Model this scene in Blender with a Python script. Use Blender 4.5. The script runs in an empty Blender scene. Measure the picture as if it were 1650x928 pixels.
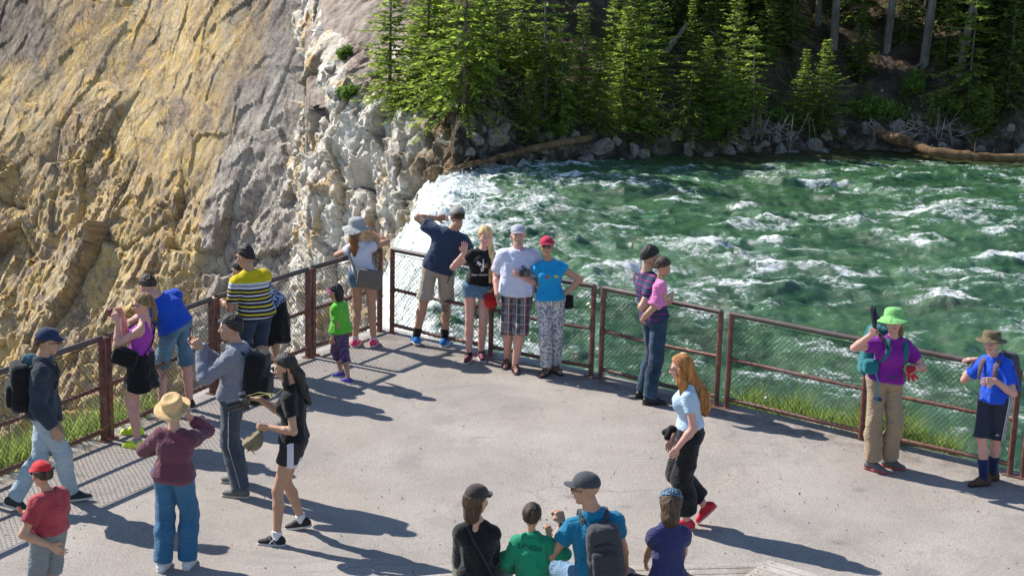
import bpy, bmesh, math, random
import numpy as np
from mathutils import Vector, Matrix
from mathutils.bvhtree import BVHTree
random.seed(7)
C = bpy.context.scene
COL = C.collection
# ------------------------------------------------------------------ camera
F, TH, RO, CH = 2790.0, math.radians(13.9), math.radians(1.45), 5.9
sT, cT, sR, cR = math.sin(TH), math.cos(TH), math.sin(RO), math.cos(RO)
cam = bpy.data.cameras.new('camera'); camo = bpy.data.objects.new('camera', cam); COL.objects.link(camo)
cam.sensor_width = 36; cam.lens = F/1650*36; cam.clip_end = 600; cam.clip_start = .1
camo.matrix_world = Matrix(((cR, -sR, 0, 0), (sR*sT, cR*sT, -cT, 0), (sR*cT, cR*cT, sT, CH), (0, 0, 0, 1)))
C.camera = camo
# ------------------------------------------------------------------ light
SAZ, SEL = math.radians(149.5), math.radians(40.5)      # direction towards the sun, from +X
sunv = Vector((math.cos(SAZ)*math.cos(SEL), math.sin(SAZ)*math.cos(SEL), math.sin(SEL)))
W = bpy.data.worlds.new('World'); C.world = W; W.use_nodes = True
nt = W.node_tree; bg = nt.nodes['Background']
sky = nt.nodes.new('ShaderNodeTexSky'); sky.sky_type = 'NISHITA'; sky.sun_disc = False
sky.sun_elevation = SEL; sky.sun_rotation = math.pi/2-SAZ; sky.altitude = 2300; sky.dust_density = .6
nt.links.new(sky.outputs[0], bg.inputs[0]); bg.inputs[1].default_value = .12
sl = bpy.data.lights.new('sun', 'SUN'); sl.energy = 4.9; sl.angle = math.radians(.5); sl.color = (1, .95, .87)
so = bpy.data.objects.new('sun', sl); COL.objects.link(so); so.location = (0, 0, 30)
so.rotation_euler = sunv.to_track_quat('Z', 'Y').to_euler()
C.view_settings.view_transform = 'Standard'; C.view_settings.look = 'None'
C.view_settings.exposure = 0.64; C.view_settings.gamma = 1
C.view_settings.use_curve_mapping = False

# ------------------------------------------------------------------ helpers
def ray(px, py):
    x = (px-825)/F; y = (py-464)/F
    X = x*cR+y*sR; Y = -x*sR+y*cR
    return Vector((X, cT-Y*sT, -sT-Y*cT))
def G(px, py, z=0.0):                    # pixel of the photograph -> point on the level z
    r = ray(px, py); t = (z-CH)/r.z
    return Vector((r.x*t, r.y*t, z))
def PY(px, py, Y):                       # pixel -> point at distance Y
    r = ray(px, py); t = Y/r.y
    return Vector((r.x*t, Y, CH+r.z*t))
ORD = ['first', 'second', 'third', 'fourth', 'fifth', 'sixth', 'seventh', 'eighth', 'ninth', 'tenth', 'eleventh', 'twelfth', 'thirteenth', 'fourteenth', 'fifteenth', 'sixteenth']
def pxof(p):
    R = camo.matrix_world.to_3x3(); v = Vector(p)-Vector((0, 0, CH)); return 825+F*v.dot(R.col[0])/-v.dot(R.col[2])
def relabel(objs, kind, anchors, rows):
    g = {}
    for o in objs:
        x = pxof(o.location); a = min(anchors, key=lambda q: abs(q[0]-x))[1]; r = [w for lim, w in rows if o.location.y < lim][0]; g.setdefault((a, r), []).append((x, o))
    for (a, r), l in g.items():
        l.sort(key=lambda q: q[0])
        for i, (x, o) in enumerate(l): o['label'] = ' '.join(('%s %s from the left %s %s' % (ORD[min(i, 15)], kind, r, a)).split())
def tag(o, label=None, cat=None, group=None, kind=None):
    if label: o['label'] = label
    if cat: o['category'] = cat
    if group: o['group'] = group
    if kind: o['kind'] = kind
    return o
def empty(name, loc, label, cat, group=None, rz=0):
    o = bpy.data.objects.new(name, None); COL.objects.link(o); o.location = loc; o.rotation_euler = (0, 0, rz)
    o.empty_display_size = .1
    return tag(o, label, cat, group)
def mesh(name, V, Fc, mats, parent=None, smooth=True, mi=None, loc=None, sharp=None):
    V = np.asarray(V, dtype=np.float32).reshape(-1, 3)
    me = bpy.data.meshes.new(name)
    if isinstance(Fc, np.ndarray):
        n = Fc.shape[1]; me.vertices.add(len(V)); me.vertices.foreach_set('co', V.ravel())
        me.loops.add(Fc.size); me.loops.foreach_set('vertex_index', Fc.astype(np.int32).ravel())
        me.polygons.add(len(Fc)); me.polygons.foreach_set('loop_start', np.arange(0, Fc.size, n, dtype=np.int32))
        me.polygons.foreach_set('loop_total', np.full(len(Fc), n, dtype=np.int32))
        me.update(calc_edges=True)
    else:
        me.from_pydata([tuple(v) for v in V.tolist()], [], [tuple(f) for f in Fc]); me.update()
    for m in (mats if isinstance(mats, (list, tuple)) else [mats]): me.materials.append(m)
    if mi is not None: me.polygons.foreach_set('material_index', np.asarray(mi, dtype=np.int32))
    me.polygons.foreach_set('use_smooth', np.full(len(me.polygons), bool(smooth)))
    if sharp: me.set_sharp_from_angle(angle=math.radians(sharp))
    o = bpy.data.objects.new(name, me); COL.objects.link(o)
    if loc is not None: o.location = loc
    if parent: o.parent = parent
    return o
class MB:                                # collects simple solids into one mesh
    def __init__(s): s.v = []; s.f = []; s.m = []; s.k = 0
    def add(s, V, Fs):
        b = len(s.v); s.v += [tuple(v) for v in V]; s.f += [tuple(b+i for i in f) for f in Fs]; s.m += [s.k]*len(Fs)
    def box(s, c, sx, sy, sz, R=None, bev=0.0):
        c = Vector(c); R = R or Matrix.Identity(3)
        bm = bmesh.new(); bmesh.ops.create_cube(bm, size=1)
        for v in bm.verts: v.co = Vector((v.co.x*sx, v.co.y*sy, v.co.z*sz))
        if bev: bmesh.ops.bevel(bm, geom=bm.edges[:], offset=bev, segments=2, affect='EDGES', profile=.6)
        bm.verts.index_update()
        s.add([c+R@v.co for v in bm.verts], [[v.index for v in f.verts] for f in bm.faces]); bm.free()
    def tube(s, pts, r, n=8, caps=True, el=1.0):
        pts = [Vector(p) for p in pts]; m = len(pts); rr = r if isinstance(r, (list, tuple)) else [r]*m
        V = []; up = None
        for i, p in enumerate(pts):
            d = (pts[min(i+1, m-1)]-pts[max(i-1, 0)])
            d = d.normalized() if d.length > 1e-9 else Vector((0, 0, 1))
            if up is None: up = Vector((0, 0, 1)) if abs(d.z) < .9 else Vector((1, 0, 0))
            a = d.cross(up).normalized(); b = a.cross(d); up = b
            for k in range(n):
                t = 2*math.pi*k/n; V.append(p+(a*math.cos(t)+b*math.sin(t)*el)*rr[i])
        Fs = [[i*n+k, i*n+(k+1) % n, (i+1)*n+(k+1) % n, (i+1)*n+k] for i in range(m-1) for k in range(n)]
        if caps: Fs += [list(range(n))[::-1], [(m-1)*n+k for k in range(n)]]
        s.add(V, Fs)
    def lathe(s, prof, c, R=None, n=24, sx=1, sy=1):
        c = Vector(c); R = R or Matrix.Identity(3); V = []
        for (r, z) in prof:
            for k in range(n):
                t = 2*math.pi*k/n; V.append(c+R@Vector((r*math.cos(t)*sx, r*math.sin(t)*sy, z)))
        m = len(prof)
        Fs = [[i*n+k, i*n+(k+1) % n, (i+1)*n+(k+1) % n, (i+1)*n+k] for i in range(m-1) for k in range(n)]
        Fs += [list(range(n))[::-1], [(m-1)*n+k for k in range(n)]]
        s.add(V, Fs)
    def build(s, name, mats, parent=None, smooth=True, loc=None, sharp=40):
        return mesh(name, s.v, s.f, mats, parent, smooth, s.m, loc, sharp)
# numpy noise -------------------------------------------------------
def _h(x, y, z, s):
    n = (x*374761393+y*668265263+z*2147483647+s*1274126177) & 0xffffffff
    n = ((n ^ (n >> 13))*1274126177) & 0xffffffff
    n = (n ^ (n >> 16))
    return (n & 0xffffff)/float(0xffffff)
def vn(P, s=0):
    P = np.asarray(P, dtype=np.float64); I = np.floor(P).astype(np.int64); f = P-I; u = f*f*f*(f*(f*6-15)+10)
    x, y, z = I[:, 0], I[:, 1], I[:, 2]; r = 0
    for dx in (0, 1):
        wx = u[:, 0] if dx else 1-u[:, 0]
        for dy in (0, 1):
            wy = u[:, 1] if dy else 1-u[:, 1]
            for dz in (0, 1):
                wz = u[:, 2] if dz else 1-u[:, 2]
                r = r+wx*wy*wz*_h(x+dx, y+dy, z+dz, s)
    return r*2-1
def fbm(P, o=5, s=0, g=.5, l=2.03, ridge=False):
    P = np.asarray(P, dtype=np.float64); a = 1; t = 0; w = 0
    for i in range(o):
        n = vn(P, s+i*17)
        if ridge: n = 1-2*np.abs(n)
        t = t+a*n; w += a; a *= g; P = P*l+11.3
    return t/w
def voro(P, s=0):                        # 2-D cells: F1, F2, id
    P = np.asarray(P, dtype=np.float64); I = np.floor(P).astype(np.int64)
    f1 = np.full(len(P), 9.); f2 = np.full(len(P), 9.); cid = np.zeros(len(P))
    for dx in (-1, 0, 1):
        for dy in (-1, 0, 1):
            X = I[:, 0]+dx; Y = I[:, 1]+dy
            jx = _h(X, Y, X*0, s); jy = _h(X, Y, X*0+1, s)
            d = np.hypot(X+jx-P[:, 0], Y+jy-P[:, 1]); h = _h(X, Y, X*0+2, s)
            c = d < f1; f2 = np.where(c, f1, np.minimum(f2, d)); cid = np.where(c, h, cid); f1 = np.where(c, d, f1)
    return f1, f2, cid
def facet(P, s, amp, tilt):            # broken planar blocks
    P = np.asarray(P, dtype=np.float64); I = np.floor(P).astype(np.int64); f1 = np.full(len(P), 9.); f2 = f1.copy(); R = np.zeros(len(P))
    for dx in (-1, 0, 1):
        for dy in (-1, 0, 1):
            X = I[:, 0]+dx; Y = I[:, 1]+dy; z = X*0; ox = P[:, 0]-(X+_h(X, Y, z, s)); oy = P[:, 1]-(Y+_h(X, Y, z+1, s)); d = np.hypot(ox, oy)
            v = (_h(X, Y, z+2, s)-.5)*amp+((_h(X, Y, z+3, s)-.5)*ox+(_h(X, Y, z+4, s)-.5)*oy)*tilt
            c = d < f1; f2 = np.where(c, f1, np.minimum(f2, d)); R = np.where(c, v, R); f1 = np.where(c, d, f1)
    return R, f2-f1
def gridF(nu, nv):
    i = np.arange(nu-1)[:, None]; j = np.arange(nv-1)[None, :]
    a = (i*nv+j).ravel(); return np.stack([a, a+nv, a+nv+1, a+1], 1)
def attr(o, name, val):
    a = o.data.attributes.new(name, 'FLOAT', 'POINT'); a.data.foreach_set('value', np.asarray(val, dtype=np.float32))
def sst(x, a, b):
    t = np.clip((x-a)/(b-a), 0, 1); return t*t*(3-2*t)
# materials ---------------------------------------------------------
class NT:
    def __init__(s, name):
        s.m = bpy.data.materials.new(name); s.m.use_nodes = True; s.t = s.m.node_tree; s.n = s.t.nodes
        s.b = s.n['Principled BSDF']; s._tc = None
    def node(s, t, **k):
        n = s.n.new(t)
        for a, v in k.items(): setattr(n, a, v)
        return n
    def link(s, a, b): s.t.links.new(a, b)
    def co(s, scale=(1, 1, 1), rot=(0, 0, 0), kind='Object'):
        if not s._tc: s._tc = s.node('ShaderNodeTexCoord')
        m = s.node('ShaderNodeMapping'); m.inputs['Scale'].default_value = scale; m.inputs['Rotation'].default_value = rot
        s.link(s._tc.outputs[kind], m.inputs[0]); return m.outputs[0]
    def noise(s, scale=5, detail=4, rough=.55, vec=None, dist=0, out='Fac'):
        n = s.node('ShaderNodeTexNoise'); n.inputs['Scale'].default_value = scale; n.inputs['Detail'].default_value = detail
        n.inputs['Roughness'].default_value = rough; n.inputs['Distortion'].default_value = dist
        s.link(vec if vec is not None else s.co(), n.inputs['Vector']); return n.outputs[out]
    def voro(s, scale=5, vec=None, feat='F1', out='Distance', rnd=1):
        n = s.node('ShaderNodeTexVoronoi'); n.feature = feat; n.inputs['Scale'].default_value = scale
        n.inputs['Randomness'].default_value = rnd
        s.link(vec if vec is not None else s.co(), n.inputs['Vector']); return n.outputs[out]
    def ramp(s, fac, stops, interp='LINEAR'):
        r = s.node('ShaderNodeValToRGB'); r.color_ramp.interpolation = interp
        e = r.color_ramp.elements
        while len(e) < len(stops): e.new(.5)
        for i, (p, c) in enumerate(stops):
            e[i].position = p; e[i].color = (tuple(c)+(1,))[:4] if not isinstance(c, (int, float)) else (c, c, c, 1)
        s.link(fac, r.inputs[0]); return r.outputs[0]
    def mix(s, fac, a, b, mode='MIX'):
        m = s.node('ShaderNodeMix', data_type='RGBA', blend_type=mode)
        for i, v in ((0, fac), (6, a), (7, b)):
            if hasattr(v, 'links') or hasattr(v, 'is_output'): s.link(v, m.inputs[i])
            else: m.inputs[i].default_value = v if i == 0 else (tuple(v)+(1,))[:4]
        return m.outputs[2]
    def math(s, op, a, b=0.0):
        m = s.node('ShaderNodeMath', operation=op)
        for i, v in ((0, a), (1, b)):
            if hasattr(v, 'is_output'): s.link(v, m.inputs[i])
            else: m.inputs[i].default_value = v
        return m.outputs[0]
    def at(s, name): return s.node('ShaderNodeAttribute', attribute_name=name).outputs['Fac']
    def z(s, ax='Z'):
        if not s._tc: s._tc = s.node('ShaderNodeTexCoord')
        x = s.node('ShaderNodeSeparateXYZ'); s.link(s._tc.outputs['Object'], x.inputs[0]); return x.outputs[ax]
    def bump(s, h, strength=.4, dist=.01, nrm=None):
        b = s.node('ShaderNodeBump'); b.inputs['Strength'].default_value = strength; b.inputs['Distance'].default_value = dist
        s.link(h, b.inputs['Height'])
        if nrm is not None: s.link(nrm, b.inputs['Normal'])
        s.link(b.outputs[0], s.b.inputs['Normal']); return b.outputs[0]
    def col(s, c):
        if hasattr(c, 'is_output'): s.link(c, s.b.inputs['Base Color'])
        else: s.b.inputs['Base Color'].default_value = (tuple(c)+(1,))[:4]
    def set(s, **k):
        for a, v in k.items():
            i = s.b.inputs[{'rough': 'Roughness', 'metal': 'Metallic', 'spec': 'Specular IOR Level', 'sheen': 'Sheen Weight', 'sub': 'Subsurface Weight', 'trans': 'Transmission Weight'}[a]]
            if hasattr(v, 'is_output'): s.link(v, i)
            else: i.default_value = v
_mc = {}
def mul(c, k): return tuple(min(1, x*k) for x in c[:3])
def simple(name, col, rough=.7, var=.18, sc=6, bump=.25, bs=80, bd=.003, spec=.35, metal=0):
    key = (name, tuple(col))
    if key in _mc: return _mc[key]
    m = NT(name); f = m.noise(sc, 5, .6)
    m.col(m.ramp(f, [(.3, mul(col, 1-var)), (.7, mul(col, 1+var))]))
    m.set(rough=rough, spec=spec, metal=metal)
    if bump: m.bump(m.noise(bs, 3, .6), bump, bd)
    _mc[key] = m.m; return m.m
# ------------------------------------------------------------------ the canyon wall
def build_wall():
    nu, nv = 440, 430
    u = np.linspace(-6, 42, nu); v = np.linspace(-44, 12, nv)
    U, V = [a.ravel() for a in np.meshgrid(u, v, indexing='ij')]
    d = np.array([-.70, .714]); nrm = np.array([-.714*.94, -.70*.94, .34])
    t = .12+.88*sst(-V+fbm(np.stack([U*.13, V*.13, U*0+2], 1), 4, 88)*11+(U-12)*.12, 7.5, 15.5)                                   # broken blocks below, smoother face above
    ca, sa = math.cos(math.radians(40)), math.sin(math.radians(40))
    A = U*ca+V*sa; B = -U*sa+V*ca                       # B runs up the slanting ribs
    wx = fbm(np.stack([U*.11, V*.11, U*0], 1), 4, 3)*2.6; wy = fbm(np.stack([U*.11, V*.11, U*0+7], 1), 4, 5)*2.6
    big = fbm(np.stack([U*.07, V*.05, U*0], 1), 3, 9)*1.5
    rib = fbm(np.stack([(A+wx)*.36, (B+wy)*.10, U*0], 1), 5, 21, ridge=True)
    rib2 = fbm(np.stack([(A+wx)*.9, (B+wy)*.3, U*0+3], 1), 4, 31, ridge=True)
    f1, f2, cid = voro(np.stack([(A+wx*.9)*.36, (B+wy*.9)*.16], 1), 4)
    g1, g2, cid2 = voro(np.stack([(A+wx*.8)*1.0, (B+wy)*.55], 1), 8)
    e1 = sst(f2-f1, 0, .13); e2 = sst(g2-g1, 0, .16)
    m1 = fbm(np.stack([U*.8, V*.8, U*0+4], 1), 5, 40); m2 = fbm(np.stack([U*3, V*3, U*0+4], 1), 3, 44)
    q1, k1 = facet(np.stack([(A+wx*.35)*.30, (B+wy*.35)*.15], 1), 4, .62, 1.7); q2, k2 = facet(np.stack([(A+wx*.3)*.95, (B+wy*.3)*.5], 1), 8, .22, .66); q3, k3 = facet(np.stack([(A+wx*.2)*2.6, (B+wy*.2)*1.5], 1), 12, .07, .26)
    q4, k4 = facet(np.stack([(U+wx)*.22, (V+wy)*.17], 1), 18, .12, .3); e1 = sst(k1, 0, .06); e2 = sst(k2, 0, .07)
    fz = fbm(np.stack([U*5.2, V*5.2, U*0+4], 1), 2, 47)
    D = big+t*(q1+q2+q3+rib*.11+rib2*.03-(1-e1)*.16-(1-e2)*.06)+(1-t)*(q4+q2*.12+q3*.12+rib*.03+rib2*.015)+fbm(np.stack([U*.8, V*.8, U*0+4], 1), 5, 40)*(.06+.02*t)+fz*.012
    m1 = fbm(np.stack([U*.8, V*.8, U*0+4], 1), 5, 40); D0 = big+t*(rib*.75+(cid-.5)*.8-(1-e1)*.3+rib2*.25+(cid2-.5)*.34-(1-e2)*.14)+(1-t)*(rib*.22+rib2*.07+(cid-.5)*.16)+m1*(.16+.14*t)+m2*.045
    c1, c2, _ = voro(np.stack([(U+wx*1.6)*.17, (V+wy*1.6)*.2], 1), 15)          # thin wandering cracks
    pat = sst(fbm(np.stack([U*.16, V*.16, U*0+9], 1), 3, 71), -.08, .12)
    crack = (1-sst(c2-c1, .004, .03))*pat; crack = crack*0
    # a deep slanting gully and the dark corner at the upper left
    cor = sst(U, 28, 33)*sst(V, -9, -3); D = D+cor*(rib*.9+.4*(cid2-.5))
    X = -11+d[0]*U+nrm[0]*D-.36*V*nrm[0]*.9; Y = 88+d[1]*U+nrm[1]*D-.36*V*nrm[1]*.9; Z = V+nrm[2]*D
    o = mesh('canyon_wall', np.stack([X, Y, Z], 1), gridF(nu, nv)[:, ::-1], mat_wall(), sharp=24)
    grey = sst(3.0-U+m1*3+fbm(np.stack([U*.25, V*.1, U*0], 1), 3, 50)*5-V*.1, 0, 4.5)
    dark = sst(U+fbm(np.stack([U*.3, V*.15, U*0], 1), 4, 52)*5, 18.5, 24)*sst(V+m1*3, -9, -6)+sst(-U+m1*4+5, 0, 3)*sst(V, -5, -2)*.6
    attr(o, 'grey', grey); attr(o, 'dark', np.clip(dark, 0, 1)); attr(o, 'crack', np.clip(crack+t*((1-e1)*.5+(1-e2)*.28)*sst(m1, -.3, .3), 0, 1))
    attr(o, 'low', t); attr(o, 'cell', cid2*.5+cid*.5)
    tag(o, kind='structure'); return o
def mat_wall():
    m = NT('canyon_rock')
    n1 = m.noise(.22, 8, .62, m.co((1, 1, 1)), .6); n2 = m.noise(1.1, 8, .68, m.co((1, 1, 1.0)), .8); n3 = m.noise(.35, 6, .62, m.co((1, 1, .35)))
    c = m.ramp(n1, [(.30, (.24, .175, .135)), (.42, (.35, .25, .14)), (.5, (.47, .34, .16)), (.6, (.52, .40, .225)), (.72, (.51, .435, .32))])
    c = m.mix(m.ramp(n2, [(.46, 0), (.61, .85)]), c, (.50, .32, .085))
    c = m.mix(m.ramp(n3, [(.55, 0), (.72, .8)]), c, (.29, .145, .075))
    n4 = m.noise(2.6, 8, .7); c = m.mix(m.ramp(n4, [(.5, 0), (.64, .7)]), c, (.50, .44, .31))
    g = m.ramp(m.noise(.9, 7, .65), [(.35, (.27, .26, .265)), (.65, (.46, .42, .37))])
    c = m.mix(m.math('MULTIPLY', m.at('grey'), .85), c, g)
    n7 = m.noise(.55, 8, .7, m.co((1, 1, 1)), 1.2); c = m.mix(m.ramp(n7, [(.52, 0), (.62, .75)]), c, (.20, .155, .135))
    c = m.mix(m.ramp(m.at('cell'), [(.3, 0), (.8, .4)]), c, (.25, .205, .175))
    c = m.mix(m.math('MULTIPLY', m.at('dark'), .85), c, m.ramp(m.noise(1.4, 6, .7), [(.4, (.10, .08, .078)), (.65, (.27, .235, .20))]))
    f = m.noise(9, 8, .72); c = m.mix(.75, c, m.ramp(f, [(.3, (.3, .3, .3)), (.7, (.78, .78, .78))]), 'OVERLAY')
    c = m.mix(m.math('MULTIPLY', m.at('crack'), .85), c, (.055, .045, .04))
    def edges(sc, vec, w, amt):
        v = m.node('ShaderNodeTexVoronoi'); v.feature = 'DISTANCE_TO_EDGE'; v.inputs['Scale'].default_value = sc; wv = m.node('ShaderNodeVectorMath', operation='ADD'); s_ = m.node('ShaderNodeVectorMath', operation='SCALE'); s_.inputs['Scale'].default_value = amt
        m.link(m.noise(.9, 7, .7, None, 0, 'Color'), s_.inputs[0]); m.link(s_.outputs[0], wv.inputs[1]); m.link(vec, wv.inputs[0]); m.link(wv.outputs[0], v.inputs['Vector']); return m.ramp(v.outputs['Distance'], [(0, 1), (w, 0)])
    k1 = edges(.32, m.co((1, .6, .8), (0, .5, 0)), .012, 1.3); k2 = edges(.95, m.co((1, .6, .7), (0, .7, 0)), .030, .9)
    ck = m.math('MAXIMUM', m.math('MULTIPLY', k1, m.ramp(m.noise(.3, 3), [(.40, 0), (.50, 1)])), m.math('MULTIPLY', m.math('MULTIPLY', k2, m.ramp(m.noise(.5, 3), [(.46, 0), (.58, .75)])), 1.0))
    c = m.mix(m.math('MULTIPLY', ck, .8), c, (.07, .052, .042))
    m.col(c); m.set(rough=.92, spec=.15)
    b1 = m.math('ADD', m.noise(2.5, 10, .72), m.math('MULTIPLY', m.voro(2.2, m.co((1, 1, .7)), 'DISTANCE_TO_EDGE'), .35))
    m.bump(m.math('SUBTRACT', b1, m.math('MULTIPLY', ck, .6)), .55, .22); return m.m
# ------------------------------------------------------------------ far shore
BK = [(-40, 75), (-12, 74), (-6, 62.5), (-2.4, 60.3), (.7, 63.3), (3.6, 64.1), (6.4, 65.5), (10, 66.8), (14, 68.1), (19.7, 66.5), (26, 67), (60, 70)]
def bank(x): return np.interp(x, [a for a, b in BK], [b for a, b in BK])
def hill_z(x, y, lumps=True):
    x = np.asarray(x, float); y = np.asarray(y, float)
    s = y-bank(x); r = sst(x, -6, -1)
    base = -5.6+sst(s, -.7, .5)*(1.1+.5*sst(x, 1, -3)) + np.maximum(s-.2, 0)*(.30+.34*r)
    # dark rock shelf just above the brink
    sh = sst(x, -3, -1.5)*sst(-x, -4.6, -2.5); base = base+sh*sst(s, .2, 1.4)*.55
    if lumps:
        P = np.stack([x*.5, y*.5, x*0], 1); k = sst(s, -.8, .4)
        base = base+k*(fbm(P, 5, 3)*.75+fbm(P*4, 4, 9)*.16)
    yc = np.interp(x, [-14, -9.9, -9.35, -8.9, -8.3, -6.9, -5.6, -4.5, -3.6, -2.85, -2.3, -1.6], [130, 79, 75, 71.5, 68.3, 66.2, 65, 64, 62.9, 61.6, 60.4, 50])
    base = base-sst(-x, 2.0, 2.6)*(1.2*sst(yc+7.5-y, 0, 2)+7*sst(yc+1.6-y, 0, .8))
    return base
def mat_soil():
    m = NT('forest_soil'); n = m.noise(.8, 8, .65); 
    c = m.ramp(n, [(.32, (.035, .028, .02)), (.5, (.085, .062, .045)), (.68, (.17, .125, .095))])
    c = m.mix(m.ramp(m.noise(.45, 5, .6), [(.5, 0), (.62, .8)]), c, (.045, .06, .02))
    c = m.mix(m.math('MULTIPLY', m.at('rock'), .9), c, m.ramp(m.noise(2, 8, .72), [(.38, (.022, .018, .015)), (.54, (.095, .078, .06)), (.68, (.30, .27, .23))]))
    c = m.mix(m.math('MULTIPLY', m.at('pale'), .95), c, m.ramp(m.noise(1.6, 8, .7), [(.35, (.2, .155, .13)), (.55, (.37, .31, .265)), (.7, (.55, .5, .45))]))
    m.col(c); m.set(rough=.95, spec=.1); m.bump(m.noise(5, 8, .75), .9, .12); return m.m
def build_hill():
    nx, ny = 420, 300
    X, Y = [a.ravel() for a in np.meshgrid(np.linspace(-13, 30, nx), np.concatenate([np.linspace(58, 78, 220), np.linspace(78.4, 125, 80)]), indexing='ij')]
    Z = hill_z(X, Y); s = Y-bank(X)
    Fh = gridF(nx, ny); yc = np.interp(X, [-14, -9.9, -9.35, -8.9, -8.3, -6.9, -5.6, -4.5, -3.6, -2.85, -2.3, -1.9], [130, 79, 75, 71.5, 68.3, 66.2, 65, 64, 62.9, 61.6, 60.4, 50])
    bad = Y < yc+2.0; Fh = Fh[~bad[Fh].all(1)]
    o = mesh('hillside', np.stack([X, Y, Z], 1), Fh, mat_soil()); tag(o, kind='structure')
    n = fbm(np.stack([X*.6, Y*.6, X*0], 1), 4, 80)
    attr(o, 'rock', np.clip(sst(-s+n*1.2, -1.6, -.6)+sst(-X+n, -3.5, -1.5)*sst(-s, -3.2, -1.5), 0, 1)); attr(o, 'pale', sst(-X+n*1.0, 4.3, 5.2)); return o
def mat_bluff():
    m = NT('pale_rock'); n = m.noise(.9, 9, .68)
    c = m.ramp(n, [(.3, (.36, .28, .22)), (.42, (.60, .53, .44)), (.54, (.75, .70, .62)), (.7, (.80, .78, .72))])
    c = m.mix(m.ramp(m.noise(.55, 7, .66, m.co(), .5), [(.52, 0), (.62, .85)]), c, (.60, .38, .13))
    c = m.mix(m.ramp(m.noise(.4, 6, .6, m.co((1, 1, .6))), [(.56, 0), (.66, .6)]), c, (.42, .44, .34))
    c = m.mix(m.math('MULTIPLY', m.at('soil'), .85), c, m.ramp(m.noise(2, 8, .7), [(.35, (.22, .155, .125)), (.65, (.43, .345, .29))]))
    c = m.mix(m.math('MULTIPLY', m.at('wet'), .9), c, m.ramp(m.noise(1.2, 8, .7), [(.38, (.05, .04, .03)), (.52, (.22, .14, .06)), (.66, (.36, .3, .22))]))
    c = m.mix(m.math('MULTIPLY', m.at('crack'), .7), c, (.14, .11, .085))
    f = m.noise(10, 8, .72); c = m.mix(.6, c, m.ramp(f, [(.3, (.32, .32, .32)), (.7, (.72, .72, .72))]), 'OVERLAY')
    m.col(c); m.set(rough=.9, spec=.2)
    m.bump(m.math('ADD', m.noise(3.5, 10, .72), m.math('MULTIPLY', m.voro(3, None, 'DISTANCE_TO_EDGE'), .3)), .9, .2); return m.m
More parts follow.
